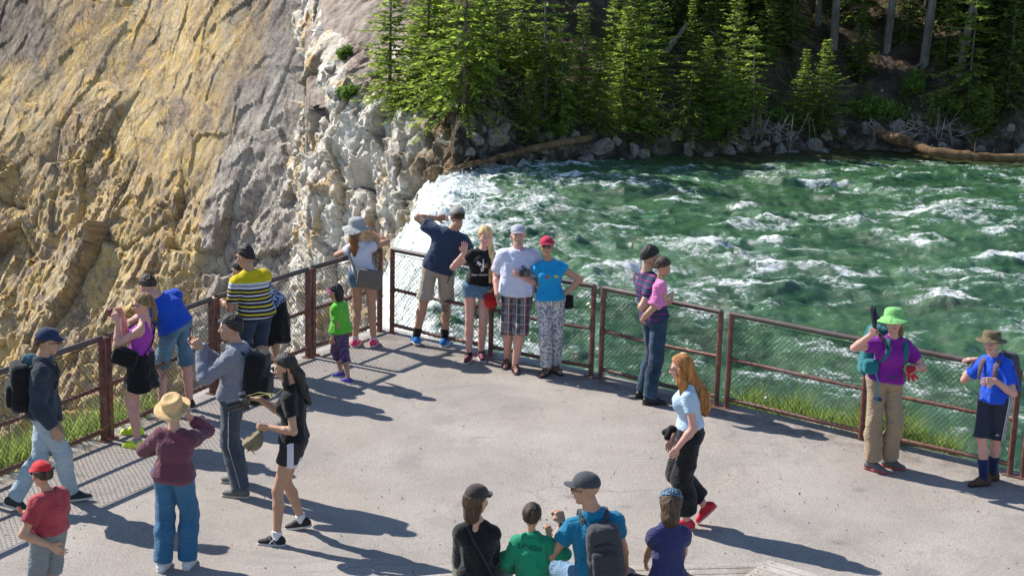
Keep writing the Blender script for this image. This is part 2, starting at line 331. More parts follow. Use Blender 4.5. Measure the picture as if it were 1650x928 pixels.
def build_bluff():
    K = np.array([(-12.5, 96, 3.2), (-11.2, 86, .6), (-9.9, 79, -.9), (-9.35, 75, -1.75), (-8.9, 71.5, -2.5), (-8.3, 68.3, -3.0), (-6.9, 66.2, -3.4), (-5.6, 65, -3.5), (-4.5, 64.0, -3.55), (-3.6, 62.9, -3.8), (-2.85, 61.6, -4.3), (-2.35, 60.9, -4.75), (-2.1, 61.5, -4.9)])
    L = np.r_[0, np.cumsum(np.hypot(*np.diff(K[:, :2], axis=0).T))]
    nu, nv = 520, 330; s = np.linspace(3, L[-1], nu)
    def sm(col):
        y = np.interp(s, L, K[:, col]); k = np.ones(11)/11; return np.convolve(np.pad(y, 5, mode='edge'), k, 'valid')
    cx, cy, cz = sm(0)+.75*sst(-sm(0), 3.5, 6), sm(1), sm(2); tx, ty = np.gradient(cx), np.gradient(cy); q = np.hypot(tx, ty); tx /= q; ty /= q
    ox, oy = ty, -tx                                        # outward (left / towards the camera)
    ox = np.where(ox*0+1 > 0, ox, ox); sgn = np.sign(ox*(-1)+oy*(-1)); sgn[sgn == 0] = 1; ox, oy = ox*sgn, oy*sgn
    k = np.ones(31)/31; ox = np.convolve(np.pad(ox, 15, mode='edge'), k, 'valid'); oy = np.convolve(np.pad(oy, 15, mode='edge'), k, 'valid')
    w = np.concatenate([np.linspace(-30, -14, 50), np.linspace(-13.9, 0, 200), np.linspace(.05, 8, 80)])
    S, Wv = np.meshgrid(np.arange(nu), w, indexing='ij'); S = S.ravel(); w = Wv.ravel()
    dn = np.maximum(-w, 0); up = np.maximum(w, 0); rnd = .45*np.exp(-np.abs(w)/.7)
    X = cx[S]+ox[S]*(dn*(.05+.16*sst(cx[S], -6, -4))-up)-ox[S]*rnd; Y = cy[S]+oy[S]*(dn*.24-up*1.0)-oy[S]*rnd; Z = cz[S]-dn+up*.34-rnd*.3
    P = np.stack([X, Y, Z], 1)
    wv = np.stack([fbm(P*.5, 3, 4), fbm(P*.5+5, 3, 6), fbm(P*.5+9, 3, 8)], 1)*.5
    Q = P+wv
    lump = fbm(Q*.42, 3, 12)*.95; rid = fbm(Q*np.array([.9, .9, .42]), 5, 13, ridge=True)*.42
    f1, f2, cid = voro(np.stack([(Q[:, 0]*.8-Q[:, 1]*.5)*1.0+Q[:, 2]*.35, Q[:, 2]*.62-Q[:, 0]*.1], 1), 3)
    g1, g2, cid2 = voro(np.stack([(Q[:, 0]*.8-Q[:, 1]*.5)*2.3, Q[:, 2]*1.7], 1), 5)
    e1 = sst(f2-f1, 0, .16); e2 = sst(g2-g1, 0, .2)
    fine = fbm(P*2.2, 4, 15)*.13
    top = sst(w, -.2, 1.2)
    H1 = Q[:, 0]*.8-Q[:, 1]*.55
    q1, k1 = facet(np.stack([H1*.55+Q[:, 2]*.16, Q[:, 2]*.30-H1*.1], 1), 3, .55, 1.5); q2, k2 = facet(np.stack([H1*1.5, Q[:, 2]*.8+H1*.3], 1), 5, .2, .62); q3, k3 = facet(np.stack([(P[:, 0]*.8-P[:, 1]*.55)*4.2, P[:, 2]*2.9], 1), 7, .075, .28)
    e1 = sst(k1, 0, .07); e2 = sst(k2, 0, .07)
    D = (lump*.6+rid*.3+q1+q2+q3-(1-e1)*.16-(1-e2)*.07)*(1-top*.72)*(1-.45*sst(-cx[S], 7.6, 8.6)*np.exp(-(w/2.5)**2))+fine*.8+q3*top*.8
    gx, gy, gz = ox[S]*(1-top*.8), oy[S]*(1-top*.8), .35+top*.6
    X = X+gx*D; Y = Y+gy*D; Z = Z+gz*D
    Fb = gridF(nu, len(np.unique(Wv))); Fb = Fb[(X[Fb].max(1) < -1.5)]; Fb = Fb[~((w[Fb].max(1) > 1.0) & (X[Fb].max(1) > -2.6))]
    o = mesh('rock_bluff', np.stack([X, Y, Z], 1), Fb, mat_bluff(), sharp=26)
    n = fbm(P*.5, 4, 90)
    attr(o, 'soil', np.clip(sst(w+n*1.2, .3, 1.3)*sst(-X+n*1.5, 4.6, 5.6), 0, 1))
    attr(o, 'wet', np.clip(sst(X+n*1.6+np.maximum(-Z-6, 0)*.42, -4.4, -2.6), 0, 1))
    attr(o, 'crack', np.clip((1-e1)*.9+(1-e2)*.5, 0, 1)*(1-top))
    tag(o, kind='structure'); return o
# ------------------------------------------------------------------ river
def blob(px, py, lx, ly, ang=0):         # a breaking crest at a place on the water
    p = G(px, py, -5); return (p.x, p.y, lx, ly, math.radians(ang))
CREST = [blob(1135, 412, 1.5, 1.0, -8), blob(1550, 448, 2.2, .9, 10), blob(1625, 425, 1.6, .9, 14), blob(1500, 352, 1.9, .8, 2), blob(990, 378, .9, .8), blob(1380, 365, 1.0, .8, 12),
         blob(1480, 400, 1.1, .9, -20), blob(1245, 360, .8, .7), blob(1010, 445, 1.8, .9, 4), blob(880, 340, 1.2, 1.2), blob(1240, 445, 1.1, 1.1, 20), blob(1200, 470, 1.8, .8, -8), blob(1620, 385, 1.2, .7, 5),
         blob(1240, 403, 1.0, 1.3, 30), blob(1350, 452, 1.4, .8, -6), blob(1000, 310, 1.2, .8), blob(930, 290, 2.4, .8, 3), blob(1080, 333, .9, .7), blob(1530, 500, 1.2, .9, -10), blob(1310, 300, 1.5, .6), blob(1200, 345, .6, .6)]
def build_river():
    nx, ny = 560, 430
    xs = np.concatenate([np.linspace(-9, -2, 90), np.linspace(-1.95, 27, nx-90)]); ys = np.concatenate([np.linspace(27, 34, 40), np.linspace(34.1, 69, ny-40)])
    X, Y = [a.ravel() for a in np.meshgrid(xs, ys, indexing='ij')]
    P = np.stack([X, Y, X*0], 1)
    wx = fbm(P*.18, 3, 2)*2.2; wy = fbm(P*.18+8, 3, 5)*2.2
    xb = -1.35-.035*(Y-40)+fbm(np.stack([X*0, Y*.25, X*0], 1), 3, 4)*.5       # the brink
    dr = np.maximum(xb-X, 0); Q = np.stack([(X+wx)*.34, (Y+wy)*.62, X*0], 1)
    w1 = fbm(Q, 4, 11, ridge=True); w2 = fbm(Q*np.array([2.2, 2.6, 1])+4, 4, 15, ridge=True); w3 = fbm(Q*6+4, 3, 19)
    H = w1*.17+w2*.07+w3*.035
    fo = np.zeros(len(X)); hh = np.zeros(len(X))
    nb = fbm(P*np.array([1.3, 1.6, 1]), 5, 60)
    for (x, y, a, b, t) in CREST:
        u = (X-x)*math.cos(t)+(Y-y)*math.sin(t); v = -(X-x)*math.sin(t)+(Y-y)*math.cos(t)
        g = np.exp(-(u/a)**2*1.2-(v/b)**2*1.6); hh += g*.24
        v2 = v+b*.1+nb*.55+wy*.12; fo = np.maximum(fo, np.exp(-(u/a)**2*.8-(v2/(b*.42))**2*1.4))
    calm = sst(Y-bank(X), -3.2, -.5)
    edge = sst(bank(X)-Y, 0, 8)
    Z = -5+(H+hh)*(.35+.65*edge)*(1-.4*calm)-np.minimum(dr, 9)**2*.62+dr*.05*w2
    rap = sst(-X, -5.2, .8)                                                   # rougher and whiter towards the brink
    Z += rap*fbm(P*1.3, 4, 70, ridge=True)*.16+sst(dr+.6, 0, 1.2)*(fbm(np.stack([X*.7, Y*2.6, X*0], 1), 4, 77, ridge=True)*.30+fbm(np.stack([X*3, Y*5, X*0], 1), 3, 79)*.12)
    st = fbm(Q*np.array([1.5, 2.6, 1])+wx[:, None]*.1, 5, 33, ridge=True)
    sp = sst(st, .12, .6)*(.12+.88*sst(fbm(P*np.array([.22, .34, 1]), 4, 36), -.08, .32))
    foam = np.maximum(fo*.72, sp*(.45+.15*nb))
    foam = np.maximum(foam, sst(w1+w2*.9, .75, 1.4)*.5)
    foam = np.maximum(foam, rap*(.08+.46*sst(st, .05, .6)))
    foam = np.maximum(foam, sst(-X+nb*1.6+.03*(Y-40), .7, 2.3)*.98)
    foam = np.maximum(foam, sst(bank(X)-Y, 2.2, .6)*sst(-X, -5, -2.5)*.75*sst(nb, -.3, .2))
    foam *= 1-.85*calm*sst(X, 2.5, 5)
    o = mesh('river', np.stack([X, Y, Z], 1), gridF(nx, ny), mat_river())
    attr(o, 'foam', np.clip(foam, 0, 1)); attr(o, 'brown', sst(Y-bank(X)+nb*1.2, -3.8, -.6)*sst(X, 3, 9)); attr(o, 'fall', sst(-X+nb*.6, .2, 1.6)); tag(o, kind='structure')
    return o
def mat_river():
    m = NT('river_water'); fo = m.at('foam')
    c = m.ramp(m.noise(.22, 5, .6), [(.35, (.022, .068, .028)), (.65, (.056, .134, .055))])
    c = m.mix(m.at('brown'), c, (.05, .045, .016))
    a = m.noise(2.6, 10, .78, m.co((1, 1.7, .6)), 1.4); b = m.noise(9, 8, .8, m.co((.6, 1.5, .8)), .8)
    l1 = m.noise(1.5, 9, .74, m.co((.8, 2.1, .6), (0, 0, .12)), 2.4); l2 = m.noise(4.2, 6, .7, m.co((.7, 1.9, .6), (0, 0, -.1)), 1.6)
    lace = m.math('ADD', m.math('MULTIPLY', m.math('ABSOLUTE', m.math('SUBTRACT', l1, .5)), -5.5), m.math('MULTIPLY', m.math('ABSOLUTE', m.math('SUBTRACT', l2, .5)), -2.5))
    web = m.voro(2.6, m.co((.7, 1.2, .5)), 'DISTANCE_TO_EDGE')
    gate = m.math('ADD', .22, m.math('MULTIPLY', fo, 1.35)); t = m.math('ADD', m.math('MULTIPLY', fo, 1.05), m.math('MULTIPLY', gate, m.math('ADD', m.math('MULTIPLY', m.math('SUBTRACT', a, .5), 2.6), m.math('MULTIPLY', m.math('SUBTRACT', b, .5), 1.3))))
    t = m.math('ADD', m.math('SUBTRACT', t, m.math('MULTIPLY', web, .2)), m.math('MULTIPLY', gate, m.math('MULTIPLY', m.math('ADD', lace, .58), .55)))
    mask = m.ramp(t, [(.47, 0), (.66, .55), (.86, 1)])
    aer = m.ramp(t, [(.15, 0), (.6, .5)])
    c = m.mix(aer, c, (.12, .27, .17))
    fc = m.mix(m.at('fall'), (.84, .86, .85), m.ramp(m.noise(3.4, 9, .8, m.co((.40, 1.9, .40), (0, 0, .3)), .9), [(.34, (.34, .45, .39)), (.48, (.66, .71, .69)), (.6, (.90, .92, .91))]))
    c = m.mix(mask, c, fc)
    m.col(c); m.set(rough=m.ramp(mask, [(0, .10), (1, .75)]), spec=.5)
    h = m.math('ADD', m.noise(2.2, 8, .62, m.co((1, 1.6, 1)), .4), m.math('MULTIPLY', mask, .35))
    m.bump(m.math('ADD', h, m.math('MULTIPLY', b, .4)), .7, .12); return m.m
# ------------------------------------------------------------------ platform
CN = G(615, 533); CN.z = 0
LP = [G(615, 533), G(500, 574), G(346, 632), G(173, 708)]
RP = [G(625, 535), G(783, 571), G(960, 607), G(1162, 656), G(1383, 705), G(1637, 767)]
ldir = (LP[3]-LP[1]).normalized(); rdir = (RP[5]-RP[1]).normalized()
LP.append(LP[3]+ldir*1.95); LP.append(LP[4]+ldir*1.8); RP.append(RP[5]+rdir*2.0); RP.append(RP[6]+rdir*2.0)
ln_out = Vector((-abs(ldir.y), abs(ldir.x), 0)); rn_out = Vector((abs(rdir.y), abs(rdir.x), 0))
def mat_ground():
    m = NT('gravelly_asphalt')
    c = m.ramp(m.noise(.9, 6, .6), [(.3, (.305, .27, .24)), (.7, (.41, .37, .332))])
    c = m.mix(m.ramp(m.noise(.35, 4, .6, m.co(), 1.0), [(.48, 0), (.64, .6)]), c, (.35, .305, .265))
    v = m.voro(75, None, 'F1', 'Color'); vd = m.voro(75)
    sp = m.ramp(v, [(.0, .0), (1, 1)]); 
    c = m.mix(.6, c, m.ramp(m.noise(55, 3, .7), [(.34, (.30, .30, .30)), (.66, (.66, .66, .66))]), 'OVERLAY')
    c = m.mix(m.ramp(m.voro(24, None, 'F1'), [(.10, .75), (.16, 0)]), c, (.42, .40, .37))
    c = m.mix(m.math('MULTIPLY', m.ramp(m.voro(13, m.co((1, 1, 1), (0, 0, .7)), 'F1'), [(.06, .8), (.10, 0)]), 1), c, (.12, .10, .09))
    c = m.mix(m.ramp(m.noise(1.8, 8, .7, m.co(), 2), [(.60, 0), (.68, .35)]), c, (.17, .155, .15))
    c = m.mix(m.ramp(m.noise(.8, 7, .72, m.co((1, 1, 1), (0, 0, 1.1)), 1.5), [(.50, 0), (.62, .5)]), c, (.25, .235, .225)); c = m.mix(m.ramp(m.voro(1.1, m.co((1, 1.3, 1), (0, 0, .4))), [(.05, .35), (.12, 0)]), c, (.14, .13, .125))
    cr = m.node('ShaderNodeTexVoronoi'); cr.feature = 'DISTANCE_TO_EDGE'; cr.inputs['Scale'].default_value = .42
    wv = m.node('ShaderNodeVectorMath', operation='ADD'); nn = m.noise(1.6, 6, .7, None, 0, 'Color'); sc = m.node('ShaderNodeVectorMath', operation='SCALE'); sc.inputs['Scale'].default_value = .55; m.link(nn, sc.inputs[0]); m.link(sc.outputs[0], wv.inputs[1]); m.link(m.co(), wv.inputs[0]); m.link(wv.outputs[0], cr.inputs['Vector'])
    ck = m.math('MULTIPLY', m.ramp(cr.outputs['Distance'], [(.0, 1), (.0055, 0)]), m.ramp(m.noise(.5, 3), [(.5, 0), (.6, .55)])); c = m.mix(ck, c, (.13, .12, .11))
    c = m.mix(m.math('MULTIPLY', m.at('edge'), m.ramp(m.noise(5, 7, .7), [(.38, 0), (.58, .85)])), c, m.ramp(m.noise(60, 3, .7), [(.38, (.07, .055, .045)), (.62, (.30, .25, .21))]))
    c = m.mix(m.math('MULTIPLY', m.at('kerb'), .8), c, m.ramp(m.noise(8, 6, .7), [(.35, (.34, .32, .30)), (.65, (.5, .48, .45))]))
    m.col(c); m.set(rough=.93, spec=.15)
    h = m.math('ADD', m.noise(70, 4, .75), m.math('MULTIPLY', m.noise(3, 4, .5), 2)); m.bump(h, .65, .012); return m.m
def build_ground():
    rows = []
    path = [LP[5]+ldir*6]+LP[:6][::-1]+RP+[RP[-1]+rdir*6]
    outs = [ln_out]*6+[(ln_out+rn_out).normalized()*1.1]+[rn_out]*(len(RP)+2)
    # densify
    pts = []; ou = []
    for i in range(len(path)-1):
        n = max(2, int((path[i+1]-path[i]).length/.12))
        for k in range(n):
            t = k/n; pts.append(path[i].lerp(path[i+1], t)); ou.append(outs[i].lerp(outs[i+1], t))
    pts.append(path[-1]); ou.append(outs[-1])
    # the paving: a fan from the edge inwards
    inner = Vector((0, -30, 0)); V = []; ED = []; KB = []; n = len(pts)
    ks = np.r_[0, .0035, .0045, np.linspace(.006, .05, 24), np.linspace(.055, .3, 20), np.linspace(.33, 1, 12)]
    for p, o in zip(pts, ou):
        e = p+o*.16
        for t in ks: 
            q = e.lerp(Vector((e.x*1.6, -30, 0)), t); V.append((q.x, q.y, 0)); ds = (q-e).length*.8; ED.append(math.exp(-((ds-.3)/.28)**2)*(1 if p.x > 0 else .75)); KB.append(1. if (ds < .19 and p.x < .5) else 0.)
    V = np.array(V); V[:, 2] += fbm(np.stack([V[:, 0]*.5, V[:, 1]*.5, V[:, 0]*0], 1), 3, 2)*.012
    g = mesh('ground', V, gridF(n, len(ks))[:, ::-1], mat_ground()); tag(g, kind='structure'); attr(g, 'edge', ED); attr(g, 'kerb', KB)
    # the bank outside the fence
    w = np.r_[np.linspace(0, 1.2, 14), np.linspace(1.4, 5, 12), np.linspace(6, 22, 10)]; V = []
    for p, o in zip(pts, ou):
        lx = sst(-p.x, 3.75, 4.4) if p.x < 0 else sst(p.x, 1.9, 2.6)*.62       # where a planted shoulder lies beyond the rail
        for s in w:
            sh = min(s, 1.6*lx+.001); rest = s-sh
            z = -.06-sh*.42-rest*3.2 if s > .0 else .0
            V.append((p.x+o.x*(.15+s), p.y+o.y*(.15+s), z))
    V = np.array(V); nn = fbm(V*1.5, 4, 7)[:, None]; k = np.tile(sst(w, .02, .3), len(pts))[:, None]
    V = V+np.concatenate([nn*.1, nn*.1, nn*.12], 1)*k
    m = NT('bank_soil'); m.col(m.ramp(m.noise(2, 8, .7), [(.35, (.10, .085, .06)), (.65, (.26, .225, .17))])); m.set(rough=.95, spec=.1); m.bump(m.noise(12, 6, .7), .8, .04)
    tag(mesh('near_bank', V, gridF(len(pts), len(w))[:, ::-1], m.m), kind='structure')
build_wall(); HILL = build_hill(); BLUFF = build_bluff(); build_river(); build_ground()
def build_spray():
    rs = np.random.RandomState(4); n = 2600; Y = 60.2-rs.rand(n)**1.3*20; xb = -1.35-.035*(Y-40); dx = np.abs(rs.randn(n))*1.1; X = xb+.6-dx*1.3; Z = -5-np.maximum(xb-X, 0)**2*.62+.06+np.abs(rs.randn(n))*.16; r = .006+.018*rs.rand(n)**3
    T = np.array([(1, 1, 1), (1, -1, -1), (-1, 1, -1), (-1, -1, 1)], float); V = T[None]*r[:, None, None]*(.6+rs.rand(n, 4, 1))+np.stack([X, Y, Z], 1)[:, None]; tri = np.array([(0, 1, 2), (0, 3, 1), (0, 2, 3), (1, 3, 2)]); Fq = (np.arange(n)[:, None, None]*4+tri[None]).reshape(-1, 3)
    m = NT('water_spray'); m.col((.8, .84, .84)); m.set(rough=.4); tag(mesh('spray', V.reshape(-1, 3), Fq, m.m, smooth=False), 'white droplets of spray flying over the lip of the waterfall', 'spray', kind='stuff')
build_spray()
# ------------------------------------------------------------------ vegetation
def hit(px, py, y0=60.5, y1=110, dz=0):
    r = ray(px, py); Y = np.linspace(y0, y1, 900); X = r.x/r.y*Y; Z = CH+r.z/r.y*Y
    h = hill_z(X, Y); k = np.where(Z <= h)[0]; k = k[0] if len(k) else len(Y)-1
    return Vector((X[k], Y[k], h[k]+dz))
def mat_leaf(name, dark, light, tr=.35):
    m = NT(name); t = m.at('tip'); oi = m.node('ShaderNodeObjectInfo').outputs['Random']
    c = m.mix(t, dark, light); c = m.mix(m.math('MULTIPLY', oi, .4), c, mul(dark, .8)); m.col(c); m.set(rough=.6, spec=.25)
    tl = m.node('ShaderNodeBsdfTranslucent'); m.link(m.mix(.5, c, mul(light, 1.7)), tl.inputs[0])
    ms = m.node('ShaderNodeMixShader'); ms.inputs[0].default_value = tr
    out = m.n['Material Output']; m.link(m.b.outputs[0], ms.inputs[1]); m.link(tl.outputs[0], ms.inputs[2]); m.link(ms.outputs[0], out.inputs[0]); return m.m
def mat_bark(name, a, b):
    m = NT(name); m.col(m.ramp(m.noise(3, 7, .7, m.co((1, 1, .25))), [(.35, a), (.65, b)])); m.set(rough=.9, spec=.15)
    m.bump(m.noise(14, 6, .75, m.co((1, 1, .2))), .8, .03); return m.m
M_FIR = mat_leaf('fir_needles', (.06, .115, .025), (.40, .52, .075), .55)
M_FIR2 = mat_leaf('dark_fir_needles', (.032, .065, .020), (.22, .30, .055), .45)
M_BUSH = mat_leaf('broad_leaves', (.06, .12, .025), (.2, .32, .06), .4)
M_BARK = mat_bark('fir_bark', (.075, .06, .05), (.21, .18, .15)); M_GREY = mat_bark('weathered_wood', (.11, .095, .08), (.36, .33, .29))
M_GBARK = mat_bark('pale_bark', (.10, .09, .08), (.30, .27, .24))
M_LOG = mat_bark('wet_log', (.075, .042, .022), (.26, .17, .09)); M_DLOG = mat_bark('dark_log', (.05, .035, .03), (.17, .13, .11))
def conifer_mesh(H, R, seed, base=.06, nw=26, twig=.16, bare=0, dens=1.0, droop=.25, lean=0.0, M=M_FIR, sparse=0.0):
    rs = np.random.RandomState(seed); Vs = []; tips = []
    tx = lambda z: np.array([lean*(z/H)**1.5*H, .1*math.sin(z*1.3+seed)*.3, z])
    tr = MB(); zs = np.linspace(0, H*.97, 9); r0 = .0105*H+.018
    tr.tube([tx(z)-np.array([0, 0, .5 if i == 0 else 0]) for i, z in enumerate(zs)], [r0*(1-.93*z/H)+.006 for z in zs], 8)
    for w in range(nw):
        f = (w+rs.rand()*.6)/nw; z = H*(base+(1-base)*f)
        if rs.rand() < sparse: continue
        side = 1+.35*math.sin(seed*1.7+f*9)
        L0 = R*(1-f)**.78*(.5+.85*rs.rand())+.06*R
        nb = int(5+rs.randint(4)); ph = rs.rand()*6.28
        for b in range(nb):
            az = ph+b*6.283/nb+rs.randn()*.25; L = L0*(.6+.55*rs.rand())*(1+.25*math.sin(az+seed))
            up = .35*f+.05-droop*(1-f)+rs.randn()*.08
            d = np.array([math.cos(az), math.sin(az), up]); d /= np.linalg.norm(d); p0 = tx(z)
            side_v = np.array([-math.sin(az), math.cos(az), 0.]); n = max(3, int(L/twig*2.6*dens))
            tt = (np.arange(n)+rs.rand(n))/n; tt = .12+.88*tt
            P = p0+d*L*tt[:, None]+np.array([0, 0, -1])*(tt**2*L*droop*.55)[:, None]+np.array([0, 0, 1])*(np.maximum(tt-.7, 0)**2*L*.9)[:, None]
            if rs.rand() < .5 and L > .3: tr.tube([p0, P[n//2], P[-1]], [r0*.18+.004, r0*.1+.003, .003], 4, False)
            for sd in (-1, 1):
                a = 50+rs.randn(n)*14; ca, sa = np.cos(np.radians(a)), np.sin(np.radians(a))
                dv = d[None]*ca[:, None]+side_v[None]*(sd*sa)[:, None]+np.stack([rs.randn(n)*.12, rs.randn(n)*.12, rs.randn(n)*.2-.1], 1)
                tl = twig*(1.15-.55*tt)*(.7+.6*rs.rand(n)); wd = tl*(.15+.1*rs.rand(n))
                q = P+dv*tl[:, None]; c = np.cross(dv, np.array([0, 0, 1.])+rs.randn(n, 3)*.55); c /= np.linalg.norm(c, axis=1)[:, None]+1e-6
                c = c*wd[:, None]; mid = P+dv*(tl*.45)[:, None]
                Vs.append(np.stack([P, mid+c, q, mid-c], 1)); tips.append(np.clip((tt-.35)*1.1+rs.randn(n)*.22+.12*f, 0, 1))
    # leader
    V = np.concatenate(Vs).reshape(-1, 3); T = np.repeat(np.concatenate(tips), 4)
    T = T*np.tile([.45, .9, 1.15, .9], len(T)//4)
    return tr, V, np.clip(T, 0, 1), M
_proto = {}
def tree(kind, loc, scale, rz, label, group='conifers on the far bank', name='fir_tree', cat='tree', tilt=0):
    root = empty(name, loc, label, cat, group, rz); root.scale = (scale,)*3
    if tilt: root.rotation_euler.x = tilt
    if kind not in _proto:
        tr, V, T, M = conifer_mesh(**KINDS[kind])
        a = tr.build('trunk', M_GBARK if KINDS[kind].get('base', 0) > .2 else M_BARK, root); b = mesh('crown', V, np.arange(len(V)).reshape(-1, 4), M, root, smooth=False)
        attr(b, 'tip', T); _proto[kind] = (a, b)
    else:
        for s in _proto[kind]:
            c = s.copy(); COL.objects.link(c); c.parent = root
    return root
KINDS = {
 'a': dict(H=4.6, R=1.45, seed=1, nw=30, twig=.18), 'b': dict(H=4.6, R=1.15, seed=5, nw=32, twig=.17, droop=.15),
 'c': dict(H=4.6, R=1.75, seed=9, nw=27, twig=.20, droop=.38, sparse=.12, lean=.05), 'd': dict(H=4.6, R=1.45, seed=14, nw=34, twig=.18, base=.02, droop=.2),
 'e': dict(H=4.6, R=1.5, seed=23, nw=24, twig=.20, base=.25, sparse=.2, droop=.3, lean=-.04),
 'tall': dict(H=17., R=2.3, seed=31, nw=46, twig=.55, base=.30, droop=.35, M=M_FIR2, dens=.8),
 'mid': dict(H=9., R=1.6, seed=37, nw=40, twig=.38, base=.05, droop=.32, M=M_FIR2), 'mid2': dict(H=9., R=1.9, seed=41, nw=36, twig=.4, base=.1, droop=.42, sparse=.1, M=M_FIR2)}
FT = [  # base pixel, height in pixels, kind, spin, label
 (628, 178, 235, 'a', .3, 'bright green fir at the left edge of the wood above the pale rock'),
 (662, 186, 150, 'd', 1.2, 'low bushy fir nearest the pale rock bluff'),
 (690, 180, 270, 'b', 2.2, 'tall narrow sunlit fir behind the bushy fir on the bluff'),
 (722, 178, 180, 'a', 4.0, 'mid sized sunlit fir in the left clump'),
 (748, 174, 300, 'c', 5.0, 'tall drooping fir at the right of the left clump'),
 (640, 190, 70, 'd', 3.3, 'short spreading fir touching the pale rock'),
 (778, 160, 230, 'b', .7, 'dark upright fir beside the shaded gap above the shelf'),
 (851, 236, 120, 'd', 2.0, 'small bright fir standing alone above the boulders by the brink'),
 (878, 170, 215, 'e', 1.0, 'open fir with bare lower trunk behind the small bright fir'),
 (906, 205, 170, 'c', 3.0, 'full green fir right of the small bright fir'),
 (935, 200, 190, 'b', 4.4, 'narrow fir in the middle of the central clump'),
 (965, 214, 150, 'a', 5.5, 'shaded fir low on the bank in the central clump'),
 (1003, 205, 190, 'd', .2, 'fir above the split boulder at the water'),
 (1040, 225, 180, 'c', 2.8, 'leaning fir overhanging the river bank'),
 (1052, 150, 200, 'b', 1.9, 'tall pointed fir left of the fallen grey log'),
 (1108, 222, 140, 'c', 4.9, 'drooping fir at the water below the fallen grey log'),
 (1135, 190, 130, 'a', .9, 'fir growing below the pile of driftwood branches'),
 (1172, 225, 150, 'd', 3.7, 'bushy fir right of the driftwood pile'),
 (1212, 215, 170, 'e', 5.9, 'thin fir with dead lower branches above the tangled roots'),
 (1180, 165, 200, 'b', 2.5, 'slim fir rising behind the bushy fir'),
 (1292, 205, 125, 'b', 1.4, 'left one of the two bright firs by the tangled roots'),
 (1323, 216, 150, 'd', .4, 'right one of the two bright firs by the tangled roots'),
 (1455, 160, 40, 'd', .4, 'very small fir on the bare slope'),
 (1560, 190, 210, 'c', 4.1, 'dark drooping fir on the right of the bare slope'),
 (1622, 175, 230, 'mid', 1.1, 'dark fir at the right edge of the photograph'),
 (700, 120, 200, 'd', 4.2, 'second row fir above the left clump'), (800, 120, 180, 'a', 4.2, 'second row fir above the rock shelf'),
 (835, 110, 200, 'c', .2, 'loose second row fir above the small bright fir'), (990, 120, 170, 'b', 3.2, 'second row fir above the central clump'),
 (1020, 100, 150, 'd', 1.2, 'second row fir just left of the tall pointed fir'), (1110, 120, 120, 'b', 2.7, 'slim fir beside the fallen grey log'), (1150, 90, 130, 'a', 4.6, 'second row fir above the driftwood pile'),
 (1235, 110, 130, 'b', 2.1, 'second row fir left of the first bare trunk'), (1275, 80, 120, 'e', 2.1, 'thin fir just left of the first bare trunk')]
FT += [(1388, 120, 110, 'd', 2.2, 'small fir between the first bare trunk and the next'), (1460, 75, 120, 'a', .8, 'young fir behind the thick grey trunk'), (1395, 190, 60, 'd', 5.1, 'tiny fir at the foot of the bare slope'), (1520, 110, 120, 'c', 1.7, 'young fir between the thick trunk and the leaning trunk'), (1590, 215, 80, 'd', 2.9, 'low fir at the water beyond the driftwood heap'), (1500, 205, 50, 'a', 4.4, 'seedling fir beside the driftwood heap')]
SUNNY = {0, 1, 2, 3, 4, 5, 7, 9, 14, 20, 21}
